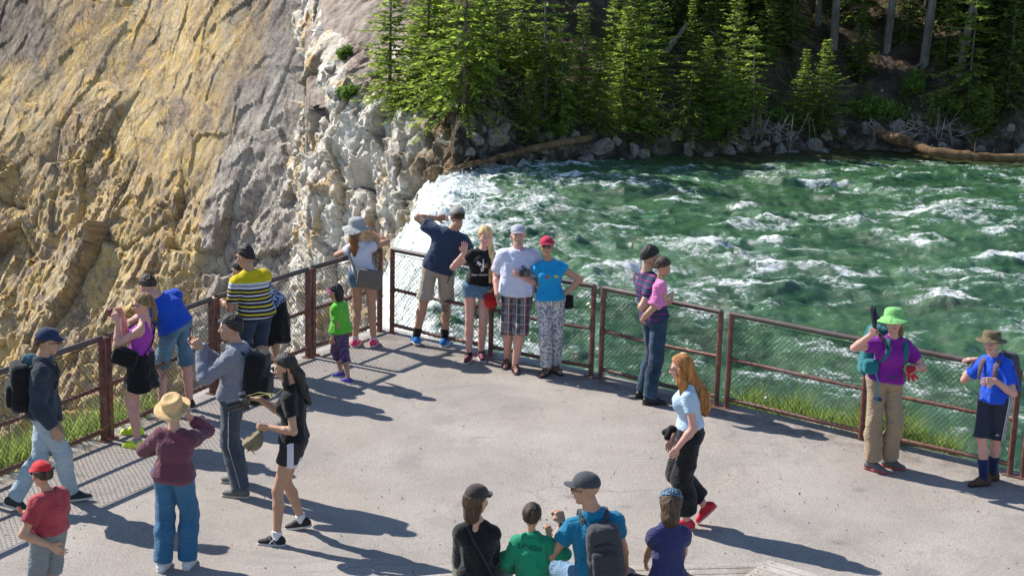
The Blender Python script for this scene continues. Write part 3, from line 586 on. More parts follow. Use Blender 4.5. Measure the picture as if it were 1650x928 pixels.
def build_trees():
    for i, (px, py, hp, kind, rz, lab) in enumerate(FT):
        p = hit(px, py); h = hp*p.y/F/.97; tree(kind, p-Vector((0, 0, .08)), h/KINDS[kind]['H'], rz, lab)
    for (px, py, s, rz, tl) in [(1343, 78, .95, .2, .0), (1428, 82, .9, 2.2, -.05), (1488, 105, 1.0, 4, -.06), (1546, 118, .9, 5, -.11), (1318, 40, .8, 1, 0)]:
        p = hit(px, py); t = tree('tall', p-Vector((0, 0, .3)), s, rz, {1343: 'first bare trunked fir behind the two bright firs', 1428: 'bare trunked fir left of the thick grey trunk', 1488: 'thick grey trunk in the middle of the bare slope top', 1546: 'leaning grey trunk right of the thick grey trunk', 1318: 'slim bare trunk left of the first bare trunked fir'}[px], 'tall firs with bare grey trunks')
        t.rotation_euler = (0, tl*-1, rz if tl == 0 else 0)
    rs = random.Random(3); BG = []
    for i in range(120):
        x = rs.uniform(-5, 27); y = rs.uniform(70.5, 92) if i > 30 else rs.uniform(69.5, 76)
        if x < -2 and y < 75: continue
        if 10.5 < x < 18.5 and y < 74: continue
        if y < 73 and 2 < x < 4: pass
        k = 'mid' if rs.random() < .5 else 'mid2'
        if y > 80 and x > 8: k = rs.choice(['mid', 'tall', 'mid2'])
        if x < 9 and i % 2: k = rs.choice('abcde')
        sc = rs.uniform(.75, 1.1) if len(k) == 1 else (rs.uniform(.28, .55) if x < 9 else rs.uniform(.6, 1.1))
        if x < 9: y = max(y, 71.5)
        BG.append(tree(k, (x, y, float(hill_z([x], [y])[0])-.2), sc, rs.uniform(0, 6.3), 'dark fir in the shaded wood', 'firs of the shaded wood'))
    relabel(BG, 'background fir', [(690, 'behind the left clump'), (800, 'above the rock shelf'), (900, 'behind the small bright fir'), (1000, 'behind the central clump'), (1100, 'around the fallen grey log'), (1200, 'behind the driftwood pile'), (1310, 'behind the two bright firs'), (1430, 'beyond the bare slope'), (1540, 'beyond the leaning trunk'), (1640, 'at the right edge')], [(73.5, 'in the nearest row'), (78, 'in the second row'), (84, 'in the third row'), (200, 'in the farthest row')])
    for i, (px, py, s, lab) in enumerate([(1478, 150, .8, 'bright leafy shrub on the bare slope under the thick grey trunk'), (1530, 185, .8, 'leafy shrub beside the broken stump'), (1430, 195, .9, 'dark shrub over the root end of the long log'), (1385, 190, .8, 'shrub right of the two bright firs'), (1150, 225, .7, 'low leafy bush at the water line'), (560, 158, .55, 'small leafy bush clinging to the pale rock'), (556, 95, .5, 'upper sprig of pine on the pale rock'), (1255, 195, .6, 'leafy bush left of the two bright firs'), (905, 225, .7, 'dark shrub among the boulders')]):
        p = hit(px, py) if px > 600 else BLUFF_HIT(px, py)
        rr = np.random.RandomState(50+i); n = 900; u = rr.randn(n, 3); u /= np.linalg.norm(u, axis=1)[:, None]
        r = rr.rand(n)**.4; c = rr.randint(0, 7, n); cc = np.random.RandomState(9+i).randn(7, 3)*[.35, .3, .2]
        P = cc[c]+u*(r*.38)[:, None]+[0, 0, .5]; P *= s; d = rr.randn(n, 3)*.05; e = np.cross(d, rr.randn(n, 3)); e = e/np.linalg.norm(e, axis=1)[:, None]*.03
        V = np.stack([P-d, P+e, P+d, P-e], 1).reshape(-1, 3); root = empty('shrub', p, lab, 'shrub', 'shrubs on the far bank')
        b = mesh('foliage', V, np.arange(len(V)).reshape(-1, 4), M_BUSH, root, smooth=False); attr(b, 'tip', np.repeat(rr.rand(n), 4))
        st = MB()
        for q in cc[:5]: st.tube([(0, 0, -.15), (q[0]*.5*s, q[1]*.5*s, .3*s), tuple(np.array((q+[0, 0, .5])*s))], [.02, .014, .005], 5)
        st.build('stem', M_BARK, root)
def build_undergrowth():
    rs = np.random.RandomState(21); n = 26000; X = rs.uniform(-3.5, 26, n); Y = bank(X)+.5+rs.rand(n)**1.2*11; g = fbm(np.stack([X*.55, Y*.55, X*0], 1), 4, 22); ok = g > rs.uniform(-.05, .35, n); X, Y, g = X[ok], Y[ok], g[ok]; n = len(X); Z = hill_z(X, Y)+rs.rand(n)*(.05+.35*np.clip(g, 0, 1))
    P = np.stack([X, Y, Z], 1); d = rs.randn(n, 3)*[.05, .05, .035]; e = np.cross(d, rs.randn(n, 3)); e = e/(np.linalg.norm(e, axis=1)[:, None]+1e-6)*.03
    V = np.stack([P-d, P+e, P+d, P-e], 1).reshape(-1, 3); o = mesh('undergrowth', V, np.arange(len(V)).reshape(-1, 4), M_BUSH, smooth=False); attr(o, 'tip', np.repeat(rs.rand(n), 4)); tag(o, 'low leafy undergrowth scattered over the forest slope', 'undergrowth', kind='stuff')
def BLUFF_HIT(px, py):
    me = BLUFF.data; global _bv
    if '_bv' not in globals():
        _bv = BVHTree.FromPolygons([v.co.copy() for v in me.vertices], [tuple(p.vertices) for p in me.polygons])
    r = ray(px, py); h = _bv.ray_cast(Vector((0, 0, CH)), r.normalized()); return h[0] if h[0] else PY(px, py, 66)
def wood(name, pts, r, mat, label, cat='log', group=None, n=10, br=(), rough=.12, seed=0):
    pts = [Vector(p) for p in pts]; P = []; R = []; rs = random.Random(seed)
    r = r if isinstance(r, (list, tuple)) else [r]*len(pts)
    for i in range(len(pts)-1):
        for k in range(6):
            t = k/6; j = (pts[1]-pts[0]).length*.006
            P.append(pts[i].lerp(pts[i+1], t)+Vector((rs.gauss(0, j), rs.gauss(0, j), rs.gauss(0, j)))); R.append((r[i]*(1-t)+r[i+1]*t)*rs.uniform(1-rough, 1+rough))
    P.append(pts[-1]); R.append(r[-1]); o = pts[0]; b = MB(); b.tube([p-o for p in P], R, n)
    root = b.build(name, mat, loc=o); tag(root, label, cat, group)
    for q in br:
        c = MB(); c.tube([Vector(x)-o for x in q[0]], q[1], 6); c.build(q[2] if len(q) > 2 else 'branch', mat, root)
    return root
def rock_mesh(seed, n=3):
    bm = bmesh.new(); bmesh.ops.create_icosphere(bm, subdivisions=n+1, radius=1); V = np.array([v.co[:] for v in bm.verts]); Fs = [[v.index for v in f.verts] for f in bm.faces]; bm.free()
    rs = np.random.RandomState(seed)
    for k in range(13):
        d = rs.randn(3); d /= np.linalg.norm(d); t = V@d; c = rs.uniform(.5, .85); V = V-np.outer(np.maximum(t-c, 0)*.85, d)
    V = V*(1+fbm(V*1.3+seed*9, 5, seed)[:, None]*.28); return V, Fs
def build_debris():
    mr = NT('boulder_stone'); c = mr.ramp(mr.noise(3, 8, .7), [(.35, (.10, .09, .08)), (.52, (.27, .245, .21)), (.68, (.5, .47, .42))]); c = mr.mix(mr.ramp(mr.noise(1.3, 5, .6), [(.55, 0), (.65, .7)]), c, (.3, .19, .08)); mr.col(c); mr.set(rough=.85); mr.bump(mr.noise(8, 8, .75), .8, .08)
    R = [rock_mesh(i) for i in range(5)]; protos = {}
    big = [(782, 268, .75, 'rounded grey boulder at the water under the dark log'), (800, 222, .9, 'pale mottled boulder above the dark log'), (968, 240, .95, 'tall split boulder at the water by the central clump'), (925, 222, .5, 'small grey stone left of the split boulder'), (905, 225, .35, 'angular stone between the small bright fir and the split boulder'), (1275, 246, .5, 'flat pale stone at the water below the two bright firs'), (945, 262, .6, 'brown wet rock washed by the river'), (1110, 238, .55, 'dark stone at the water right of the central clump'), (1232, 232, .45, 'grey stone under the tangled roots'), (600, 118, .5, 'pale stone left of the firs on the bluff'), (578, 180, .55, 'big pale stone perched on the bluff edge'), (533, 112, .45, 'grey stone high on the bluff'), (545, 158, .4, 'small stone on the bluff beside the leafy bush'), (1450, 205, .7, 'dark boulder behind the long log'), (720, 235, .8, 'dark wet boulder beside the brink'), (755, 245, .6, 'dark boulder just under the rock shelf'), (1550, 215, .4, 'grey stone behind the long log'), (873, 245, .45, 'boulder below the small bright fir'), (1170, 240, .5, 'stone at the water under the bushy fir')]
    rs = random.Random(5); SS = []
    for i, (px, py, s, lab) in enumerate(big):
        p = hit(px, py) if px > 690 else BLUFF_HIT(px, py); k = i % 5
        if k in protos: o = protos[k].copy(); COL.objects.link(o)
        else: o = mesh('boulder', R[k][0], R[k][1], mr.m, sharp=35); protos[k] = o
        o.location = p; o.scale = (s*rs.uniform(.8, 1.1)*.62, s*.6, s*rs.uniform(.5, .8)*.62); o.rotation_euler = (0, 0, rs.uniform(0, 6)); tag(o, lab, 'boulder', 'boulders along the far bank')
    for i in range(80):
        x = rs.uniform(-2, 21); y = float(bank(x))+rs.uniform(-.5, .9); k = i % 5; o = protos[k].copy(); COL.objects.link(o); s = rs.uniform(.1, .42)
        o.location = (x, y, float(hill_z([x], [y])[0])); o.scale = (s, s, s*.7); o.rotation_euler = (rs.uniform(0, 6), 0, rs.uniform(0, 6)); tag(o, 'small dark stone at the foot of the far bank', 'stone', 'small stones at the foot of the far bank'); SS.append(o)
    relabel(SS, 'small stone', [(740, 'beside the brink'), (830, 'under the dark log'), (920, 'left of the split boulder'), (1020, 'right of the split boulder'), (1120, 'below the leaning fir'), (1200, 'left of the tangled roots'), (1300, 'below the two bright firs'), (1390, 'left of the long log'), (1480, 'beside the root end of the long log'), (1560, 'behind the long log'), (1640, 'at the right edge')], [(200, '')])
    up = Vector((0, 0, 1))
    a = G(722, 276, -4.75); b = hit(950, 232)+up*.12
    wood('fallen_log', [a, a.lerp(b, .5)+up*.12, b], [.10, .12, .15], M_LOG, 'long brown log lying across the boulders above the brink', br=[([a.lerp(b, .08), a.lerp(b, .14)+up*.32], [.05, .02])])
    a = G(828, 266, -4.8); wood('driftwood', [a, G(858, 291, -4.95)], [.05, .07], M_LOG, 'yellowish stick slanting into the white water', 'driftwood')
    a = hit(1412, 226)+up*.3; b = G(1500, 244, -4.55); c = G(1570, 252, -4.6); d = G(1680, 256, -4.6)
    lg = wood('fallen_log', [a, b, c, d], [.26, .19, .16, .14], M_LOG, 'long orange brown log with its root end lying at the water edge', seed=2,
         br=[([c.lerp(d, t), c.lerp(d, t)+up*h], [.035, .02]) for t, h in ((.0, .55), (.28, .3), (.6, .32))])
    rs = random.Random(8); q = MB()
    for i in range(26):
        an = rs.uniform(0, 6.28); L = rs.uniform(.3, .75); v = Vector((-.35, math.cos(an)*.8, math.sin(an)*.8))*L; w = Vector((rs.gauss(0, .08), rs.gauss(0, .1), rs.gauss(0, .1)))
        q.tube([Vector((0, 0, 0)), v*.55+w, v], [.06, .035, .012], 5)
    q.build('roots', M_GREY, lg)
    def pile(name, px, py, n, L, label, mat=M_GREY, sp=.8, flat=.35, seed=0):
        p = hit(px, py); rs = random.Random(seed); b = MB()
        for i in range(n):
            an = rs.uniform(0, 3.14); o = Vector((rs.gauss(0, sp), rs.gauss(0, .3), abs(rs.gauss(0, .25))+.1)); l = L*rs.uniform(.4, 1)
            d = Vector((math.cos(an), rs.gauss(0, .3), math.sin(an)*flat*rs.choice((-1, 1)))).normalized()*l; w = Vector((0, 0, rs.gauss(0, .1)))*l
            r = rs.uniform(.008, .026); b.tube([o-d*.5, o+w, o+d*.5], [r, r*.8, r*.3], 5)
        tag(b.build(name, mat, loc=p), label, 'driftwood', 'piles of dead branches')
    pile('branch_pile', 1120, 92, 34, 1.7, 'pale pile of dead branches beside the fallen grey log', seed=1)
    pile('branch_pile', 1230, 225, 60, 1.6, 'tangled grey roots and branches at the water left of the two bright firs', seed=2, flat=1)
    pile('branch_pile', 1500, 225, 46, 1.5, 'heap of grey driftwood behind the long log', seed=3, flat=.7)
    pile('branch_pile', 1240, 150, 26, 1.5, 'dead twigs on the shaded slope left of the bright firs', seed=4, flat=1, mat=M_BARK)
    pile('branch_pile', 1060, 190, 22, 1.3, 'dead grey branches between the firs of the central clump', seed=5, flat=1)
    pile('branch_pile', 830, 150, 18, 1.3, 'dead branches in the dark gap above the rock shelf', seed=6, flat=1, mat=M_BARK)
    pile('branch_pile', 1010, 15, 26, 1.8, 'grey deadfall at the top of the photograph in the wood', seed=7, flat=.6)
    def lg2(px, py, qx, qy, r, lab, lift=.3, mat=M_GREY):
        a = hit(px, py)+up*lift; b = PY(qx, qy, a.y+.8); wood('dead_trunk', [a, a.lerp(b, .5), b], [r, r*.85, r*.5], mat, lab, 'dead trunk', 'dead trunks on the slope', seed=px)
    lg2(1072, 98, 1108, 38, .13, 'thick grey dead trunk leaning up the slope beside the branch pile')
    lg2(1118, 52, 1140, 20, .08, 'second grey dead trunk leaning behind the thick one')
    lg2(1226, 80, 1252, 48, .04, 'forked pale dead branch above the two bright firs'); lg2(1528, 150, 1524, 130, .12, 'short broken grey stump on the bare slope', 0)
    lg2(1565, 180, 1585, 225, .05, 'pale crooked branch right of the driftwood heap'); lg2(1420, 150, 1452, 190, .06, 'mossy dead trunk lying on the bare slope', .1, M_GREY)
    lg2(1474, 122, 1490, 98, .07, 'curved pale root below the thick grey trunk')
    lg2(1278, 92, 1276, 60, .04, 'dead pole left of the first bare trunk'); lg2(770, 70, 800, 120, .05, 'dark fallen pole in the gap above the shelf', .2, M_BARK)
build_trees(); build_undergrowth(); build_debris()
# ------------------------------------------------------------------ fence
def mat_rust():
    m = NT('rusty_iron'); c = m.ramp(m.noise(14, 7, .7), [(.35, (.075, .030, .022)), (.52, (.165, .064, .046)), (.68, (.27, .115, .08))])
    c = m.mix(m.ramp(m.noise(5, 6, .7, m.co((1, 1, 1)), .6), [(.52, 0), (.66, .55)]), c, (.21, .17, .155)); m.col(c); m.set(rough=.5, spec=.45); m.bump(m.noise(90, 4, .7), .4, .003); return m.m
M_RUST = mat_rust(); M_WIRE = simple('dull_wire', (.05, .038, .032), .55, .3, 9, 0)
_dark = simple('weathered_dark_iron', (.085, .062, .055), .42, .35, 12, .3, 90, .002, .5)
def panel(a, b, label, mid=False, left=False, sag=.01):
    a = Vector(a); b = Vector(b); d = (b-a).normalized(); L = (b-a).length; n = Vector((-d.y, d.x, 0)); up = Vector((0, 0, 1)); H = 1.09
    root = empty('fence_panel', a, label, 'fence', 'chain link fence panels around the platform')
    ends = [.045, L-.045]; e0, e1 = ends
    for x in ends:
        p = MB(); 
        if left:
            R = Matrix((d, n, up)).transposed(); p.box(d*x+up*(H/2-.05), .062, .05, H+.09, R, .008)
        else: p.tube([d*x-up*.06, d*x+up*(H+.012)], .031, 12)
        p.build('post', M_RUST, root)
        ft = MB(); ft.box(d*x+up*.006, .13, .11, .012, Matrix((d, n, up)).transposed(), .003); ft.build('foot_plate', M_RUST, root)
    if mid: p = MB(); p.tube([d*L*mid-up*.06, d*L*mid+up*H], .03, 12); p.build('post', M_RUST, root)
    for i, (z, r) in enumerate(((H, .031), (.58, .021), (.115, .023))):
        p = MB(); pts = [d*(e0+(e1-e0)*t)+up*(z-(sag*math.sin(t*3.14) if i else 0)) for t in np.linspace(0, 1, 9)]; p.tube(pts, r, 12); p.build('rail', _dark if (i == 0) else M_RUST, root)
    w = MB(); sp = .058; z0, z1 = .115, H-.05; hh = z1-z0; rs = random.Random(int(L*1000)+int(a.x*100))
    bulge = lambda x, z: n*(.012*math.sin(x*4+rs_p)+.008*math.sin(z*7+x*3)); rs_p = rs.random()*6
    k = -int(hh/sp)-1
    while k*sp < e1-e0:
        for sg in (0, 1):
            x0 = e0+k*sp; x1 = x0+hh*.92; t0, t1 = 0., 1.
            if x0 < e0: t0 = (e0-x0)/(x1-x0)
            if x1 > e1: t1 = (e1-x0)/(x1-x0)
            if t1 <= t0+.01: continue
            pts = []
            for t in np.linspace(t0, t1, 7):
                x = x0+(x1-x0)*t; z = z0+hh*(t if sg == 0 else 1-t); pts.append(d*x+up*z+bulge(x, z)+n*(.003 if sg else -.003))
            w.tube(pts, .0026, 3, False)
        k += 1
    w.tube([d*e0+up*z1, d*(L/2)+up*(z1-.012), d*e1+up*z1], .004, 4, False)
    w.build('chain_link', M_WIRE, root, smooth=False)
    t = MB()
    for z, r in ((.58, .025), (.115, .027)):
        m = int(L/.085*8); t.tube([d*(e0+(e1-e0)*i/m)+up*(z-sag*math.sin(3.14*i/m)+math.sin(i*.785)*r)+n*math.cos(i*.785)*r for i in range(m+1)], .003, 3, False)
    t.build('lacing_wire', simple('lacing_wire', (.17, .10, .07), .5, .3, 9, 0), root)
def build_fence():
    nm = ['panel of the left run ending at the corner behind the child in green', 'panel of the left run behind the striped man and the phone man', 'panel of the left run below the woman in purple tank top', 'nearest panel of the left run beside the man in the navy cap', 'panel of the left run leaving the frame at the left']
    g = .012
    for i in range(5): panel(LP[i]+ldir*(.0), LP[i+1]-ldir*g, 'rusty '+nm[i], left=True)
    nm = ['panel right of the corner in front of the waterfall', 'panel behind the white haired group posing for a photo', 'panel in front of which the man holds the baby', 'long panel with a middle post beside the hiker in green hat', 'panel leaving the frame at the right']
    R = [RP[0], RP[1], RP[2], RP[3], RP[5], RP[6]]
    for i in range(5):
        dd = (R[i+1]-R[i]).normalized(); panel(R[i]+dd*.022, R[i+1]-dd*.022, 'rusty chain link '+nm[i], mid=(.5 if i == 3 else False), sag=.015)
build_fence()
def grass(name, pts, n, hmin, hmax, label, seed, spread=.35, flowers=0):
    rs = np.random.RandomState(seed); pts = np.array(pts); k = rs.randint(0, len(pts)-1, n); t = rs.rand(n)[:, None]
    B = pts[k]*(1-t)+pts[k+1]*t; out = (ln_out if pts[0][0] < 0 else rn_out); s = rs.rand(n)*spread
    B = B+np.outer(s, [out.x, out.y, 0])+rs.randn(n, 3)*[.02, .02, 0]; B[:, 2] = -.08-s*.42-.03
    cl = 1.6*fbm(np.stack([B[:, 0]*2.5, B[:, 1]*2.5, B[:, 0]*0], 1), 3, seed); h = (hmin+(hmax-hmin)*rs.rand(n))*(.55+.9*np.clip(cl+.3, 0, 1)); a = rs.rand(n)*6.28; w = .006+.006*rs.rand(n)
    s1 = np.stack([np.cos(a)*w, np.sin(a)*w, h*0], 1); ln = np.stack([rs.randn(n)*.22*h, rs.randn(n)*.22*h, h], 1)
    m = B+ln*.55; T = B+ln*np.array([1.5, 1.5, 1]); V = np.stack([B-s1, B+s1, m+s1*.8, m-s1*.8], 1); V2 = np.stack([m-s1*.8, m+s1*.8, T+s1*.1, T-s1*.1], 1)
    V = np.concatenate([V, V2], 1).reshape(-1, 3); Fq = np.arange(len(V)).reshape(-1, 4)
    o = mesh(name, V, Fq, mat_leaf('meadow_grass', (.11, .18, .04), (.31, .40, .09), .4), smooth=False); attr(o, 'tip', np.repeat(rs.rand(n), 8)); tag(o, label, 'grass', kind='stuff')
L3 = [tuple(LP[3]+ln_out*.15+ldir*t) for t in np.linspace(-1.0, 3.2, 12)]
grass('grass', L3, 10000, .10, .40, 'green grass growing on the bank outside the left fence', 3, 1.5)
R3 = [tuple(RP[3]+rn_out*.17+rdir*t) for t in np.linspace(-.1, 2.5, 10)]
grass('grass', R3, 8000, .10, .40, 'green grass growing outside the right fence', 4, .8)
# ------------------------------------------------------------------ people: distance-field modelling
def nz(v): v = Vector(v); return v.normalized()
def A3(v): return np.array(v[:], dtype=np.float32) if isinstance(v, Vector) else np.asarray(v, dtype=np.float32)
def cone(P, a, b, r1, r2):
    a = A3(a); b = A3(b); d = b-a; L = float(d@d)+1e-9; q = P-a; t = np.clip(q@d/L, 0, 1)
    return np.sqrt(((q-t[:, None]*d)**2).sum(1))-(r1+(r2-r1)*t)
def ell(P, c, r, R=None):
    q = P-A3(c)
    if R is not None: q = q@R
    r = A3(r); k0 = np.sqrt(((q/r)**2).sum(1)); k1 = np.sqrt(((q/(r*r))**2).sum(1))+1e-9
    return k0*(k0-1)/k1
def smin(a, b, k):
    h = np.clip(.5+.5*(b-a)/k, 0, 1); return b*(1-h)+a*h-k*h*(1-h)
def smax(a, b, k): return -smin(-a, -b, k)
def nets(f, lo, hi, h):
    lo = np.array(lo, dtype=np.float32); hi = np.array(hi, dtype=np.float32)
    K = 3; n = np.ceil((hi-lo)/h/K).astype(int)+1; nc = n; nf = n*K
    ax = [lo[i]+(np.arange(nc[i])*K+1)*h for i in range(3)]
    g = np.stack(np.meshgrid(*ax, indexing='ij'), -1).reshape(-1, 3).astype(np.float32)
    dc = f(g).reshape(nc); D = dc.repeat(K, 0).repeat(K, 1).repeat(K, 2)
    near = np.abs(D) < h*K*1.9
    near = near
    idx = np.argwhere(near); pts = (lo+idx*h).astype(np.float32)
    D = D.astype(np.float32)
    if len(pts): D[near] = f(pts)
    s = D < 0; 
    c = np.zeros(np.array(D.shape)-1, dtype=np.int8)
    sl = lambda a, d: a[d[0]:a.shape[0]-1+d[0], d[1]:a.shape[1]-1+d[1], d[2]:a.shape[2]-1+d[2]]
    cs = [(x, y, z) for x in (0, 1) for y in (0, 1) for z in (0, 1)]
    for d in cs: c += sl(s, d)
    act = (c > 0) & (c < 8); I = np.argwhere(act); vid = -np.ones(act.shape, dtype=np.int64); vid[act] = np.arange(len(I))
    S = np.zeros((len(I), 3)); N = np.zeros(len(I))
    for a in cs:
        for axn in range(3):
            if a[axn]: continue
            b = list(a); b[axn] = 1
            va = D[I[:, 0]+a[0], I[:, 1]+a[1], I[:, 2]+a[2]]; vb = D[I[:, 0]+b[0], I[:, 1]+b[1], I[:, 2]+b[2]]
            m = (va < 0) != (vb < 0); t = np.where(m, va/(va-vb+1e-12), 0); p = np.array(a, float)[None]+np.zeros((len(I), 3)); p[:, axn] += t
            S += p*m[:, None]; N += m
    V = lo+(I+S/N[:, None])*h; Fq = []
    for axn in range(3):
        o = [i for i in range(3) if i != axn]
        a0 = [slice(1, D.shape[i]-1) for i in range(3)]; a0[axn] = slice(0, D.shape[axn]-1); a1 = list(a0); a1[axn] = slice(1, D.shape[axn])
        sa, sb = s[tuple(a0)], s[tuple(a1)]; m = np.argwhere(sa != sb); 
        if not len(m): continue
        off = np.ones(3, dtype=int); off[axn] = 0; J = m+off; e1 = np.zeros(3, int); e1[o[0]] = 1; e2 = np.zeros(3, int); e2[o[1]] = 1
        q = [vid[tuple((J-e1-e2).T)], vid[tuple((J-e2).T)], vid[tuple(J.T)], vid[tuple((J-e1).T)]]; q = np.stack(q, 1)
        fl = sa[tuple(m.T)]; 
        if axn == 1: fl = ~fl
        q[~fl] = q[~fl][:, ::-1]; Fq.append(q)
    Fq = np.concatenate(Fq) if Fq else np.zeros((0, 4), int)
    return V, Fq[(Fq >= 0).all(1)]
def vnormals(V, Fq):
    a, b, c, d = (V[Fq[:, i]] for i in range(4)); n = np.cross(c-a, d-b); N = np.zeros_like(V)
    for i in range(4): np.add.at(N, Fq[:, i], n)
    return N/(np.linalg.norm(N, axis=1)[:, None]+1e-9)
def bbox(pts, pad):
    a = np.array([A3(p) for p in pts]); return a.min(0)-pad, a.max(0)+pad
def ik(a, b, l1, l2, hint):
    a, b = Vector(a), Vector(b); d = b-a; L = min(d.length, (l1+l2)*.999); u = d.normalized()
    if d.length > L: b = a+u*L
    x = (l1*l1-l2*l2+L*L)/(2*L); y = math.sqrt(max(l1*l1-x*x, 0)); h = Vector(hint); h = h-u*h.dot(u)
    h = h.normalized() if h.length > 1e-4 else Vector((0, 0, 1)); return a+u*x+h*y, b
def yawv(deg): a = math.radians(deg); return Vector((math.sin(a), math.cos(a), 0))
def yawr(deg): a = math.radians(deg); return Vector((math.cos(a), -math.sin(a), 0))
TK = {'m': [(-.12, .128, .095), (0, .165, .118), (.2, .156, .112), (.36, .145, .105), (.55, .156, .115), (.72, .160, .118), (.82, .146, .098), (.90, .108, .074), (1.03, .060, .058)],
      'f': [(-.12, .132, .098), (0, .172, .124), (.2, .148, .108), (.36, .122, .094), (.55, .134, .104), (.70, .134, .108), (.82, .120, .086), (.90, .088, .062), (1.03, .052, .052)],
      'c': [(-.12, .12, .10), (0, .152, .118), (.2, .145, .115), (.36, .138, .110), (.55, .142, .110), (.72, .138, .110), (.82, .126, .09), (.90, .094, .068), (1.03, .056, .056)]}
SKIN = {'fair': (.56, .33, .24), 'pink': (.60, .32, .25), 'tan': (.46, .26, .165), 'olive': (.42, .25, .165), 'warm': (.50, .30, .20)}
def m_skin(t):
    k = 'skin_'+t
    if k in _mc: return _mc[k]
    m = NT(k); c = SKIN[t]; m.col(m.ramp(m.noise(9, 4, .6), [(.3, mul(c, .9)), (.7, mul(c, 1.07))])); m.set(rough=.5, spec=.4, sub=.06); m.b.inputs['Subsurface Radius'].default_value = (.02, .008, .005)
    m.bump(m.noise(150, 2), .08, .002); _mc[k] = m.m; return m.m
def m_cloth(name, col, var=.12, weave=260, rough=.85, fold=.5, col2=None, sc=3):
    k = ('cl', name, tuple(col))
    if k in _mc: return _mc[k]
    m = NT(name); c = m.ramp(m.noise(sc, 5, .6), [(.3, mul(col, 1-var)), (.7, mul(col2 or col, 1+var))]); m.col(c); m.set(rough=rough, spec=.2, sheen=.15)
    h = m.math('ADD', m.math('MULTIPLY', m.noise(14, 3, .5, m.co((1, 1, 2.2)), 1.2), 1.0), m.math('MULTIPLY', m.noise(weave, 2), .12)); m.bump(h, min(1, fold*1.5), .03); _mc[k] = m.m; return m.m
def m_stripes(name, stops, z0, z1, interp='CONSTANT'):
    m = NT(name); z = m.z('Z'); f = m.math('DIVIDE', m.math('SUBTRACT', m.math('ADD', z, m.math('MULTIPLY', m.math('SUBTRACT', m.noise(6, 2), .5), .012)), z0), z1-z0); m.col(m.ramp(f, stops, interp)); m.set(rough=.85, spec=.2)
    m.bump(m.noise(14, 3, .5, m.co((1, 1, 2.2)), 1.2), .45, .02); return m.m
def m_hair(name, a, b, iso=False):
    k = ('hair', name, iso)
    if k in _mc: return _mc[k]
    m = NT(name); n = m.noise(34, 5, .7, m.co((1, 1, .10 if not iso else .8)), .5); m.col(m.ramp(n, [(.35, a), (.66, b)])); m.set(rough=.5, spec=.3); m.bump(m.noise(70, 4, .75, m.co((1, 1, .12 if iso is False else 1))), .9, .010); _mc[k] = m.m; return m.m
HAIR = {'black': ((.006, .005, .005), (.055, .044, .038)), 'brown': ((.035, .02, .012), (.13, .075, .042)), 'dark': ((.014, .009, .007), (.095, .06, .04)), 'auburn': ((.10, .04, .012), (.30, .13, .04)),
        'ginger': ((.18, .06, .014), (.56, .25, .07)), 'blond': ((.36, .24, .10), (.75, .56, .28)), 'grey': ((.2, .19, .18), (.45, .43, .4)), 'dirty': ((.11, .065, .03), (.34, .21, .10))}
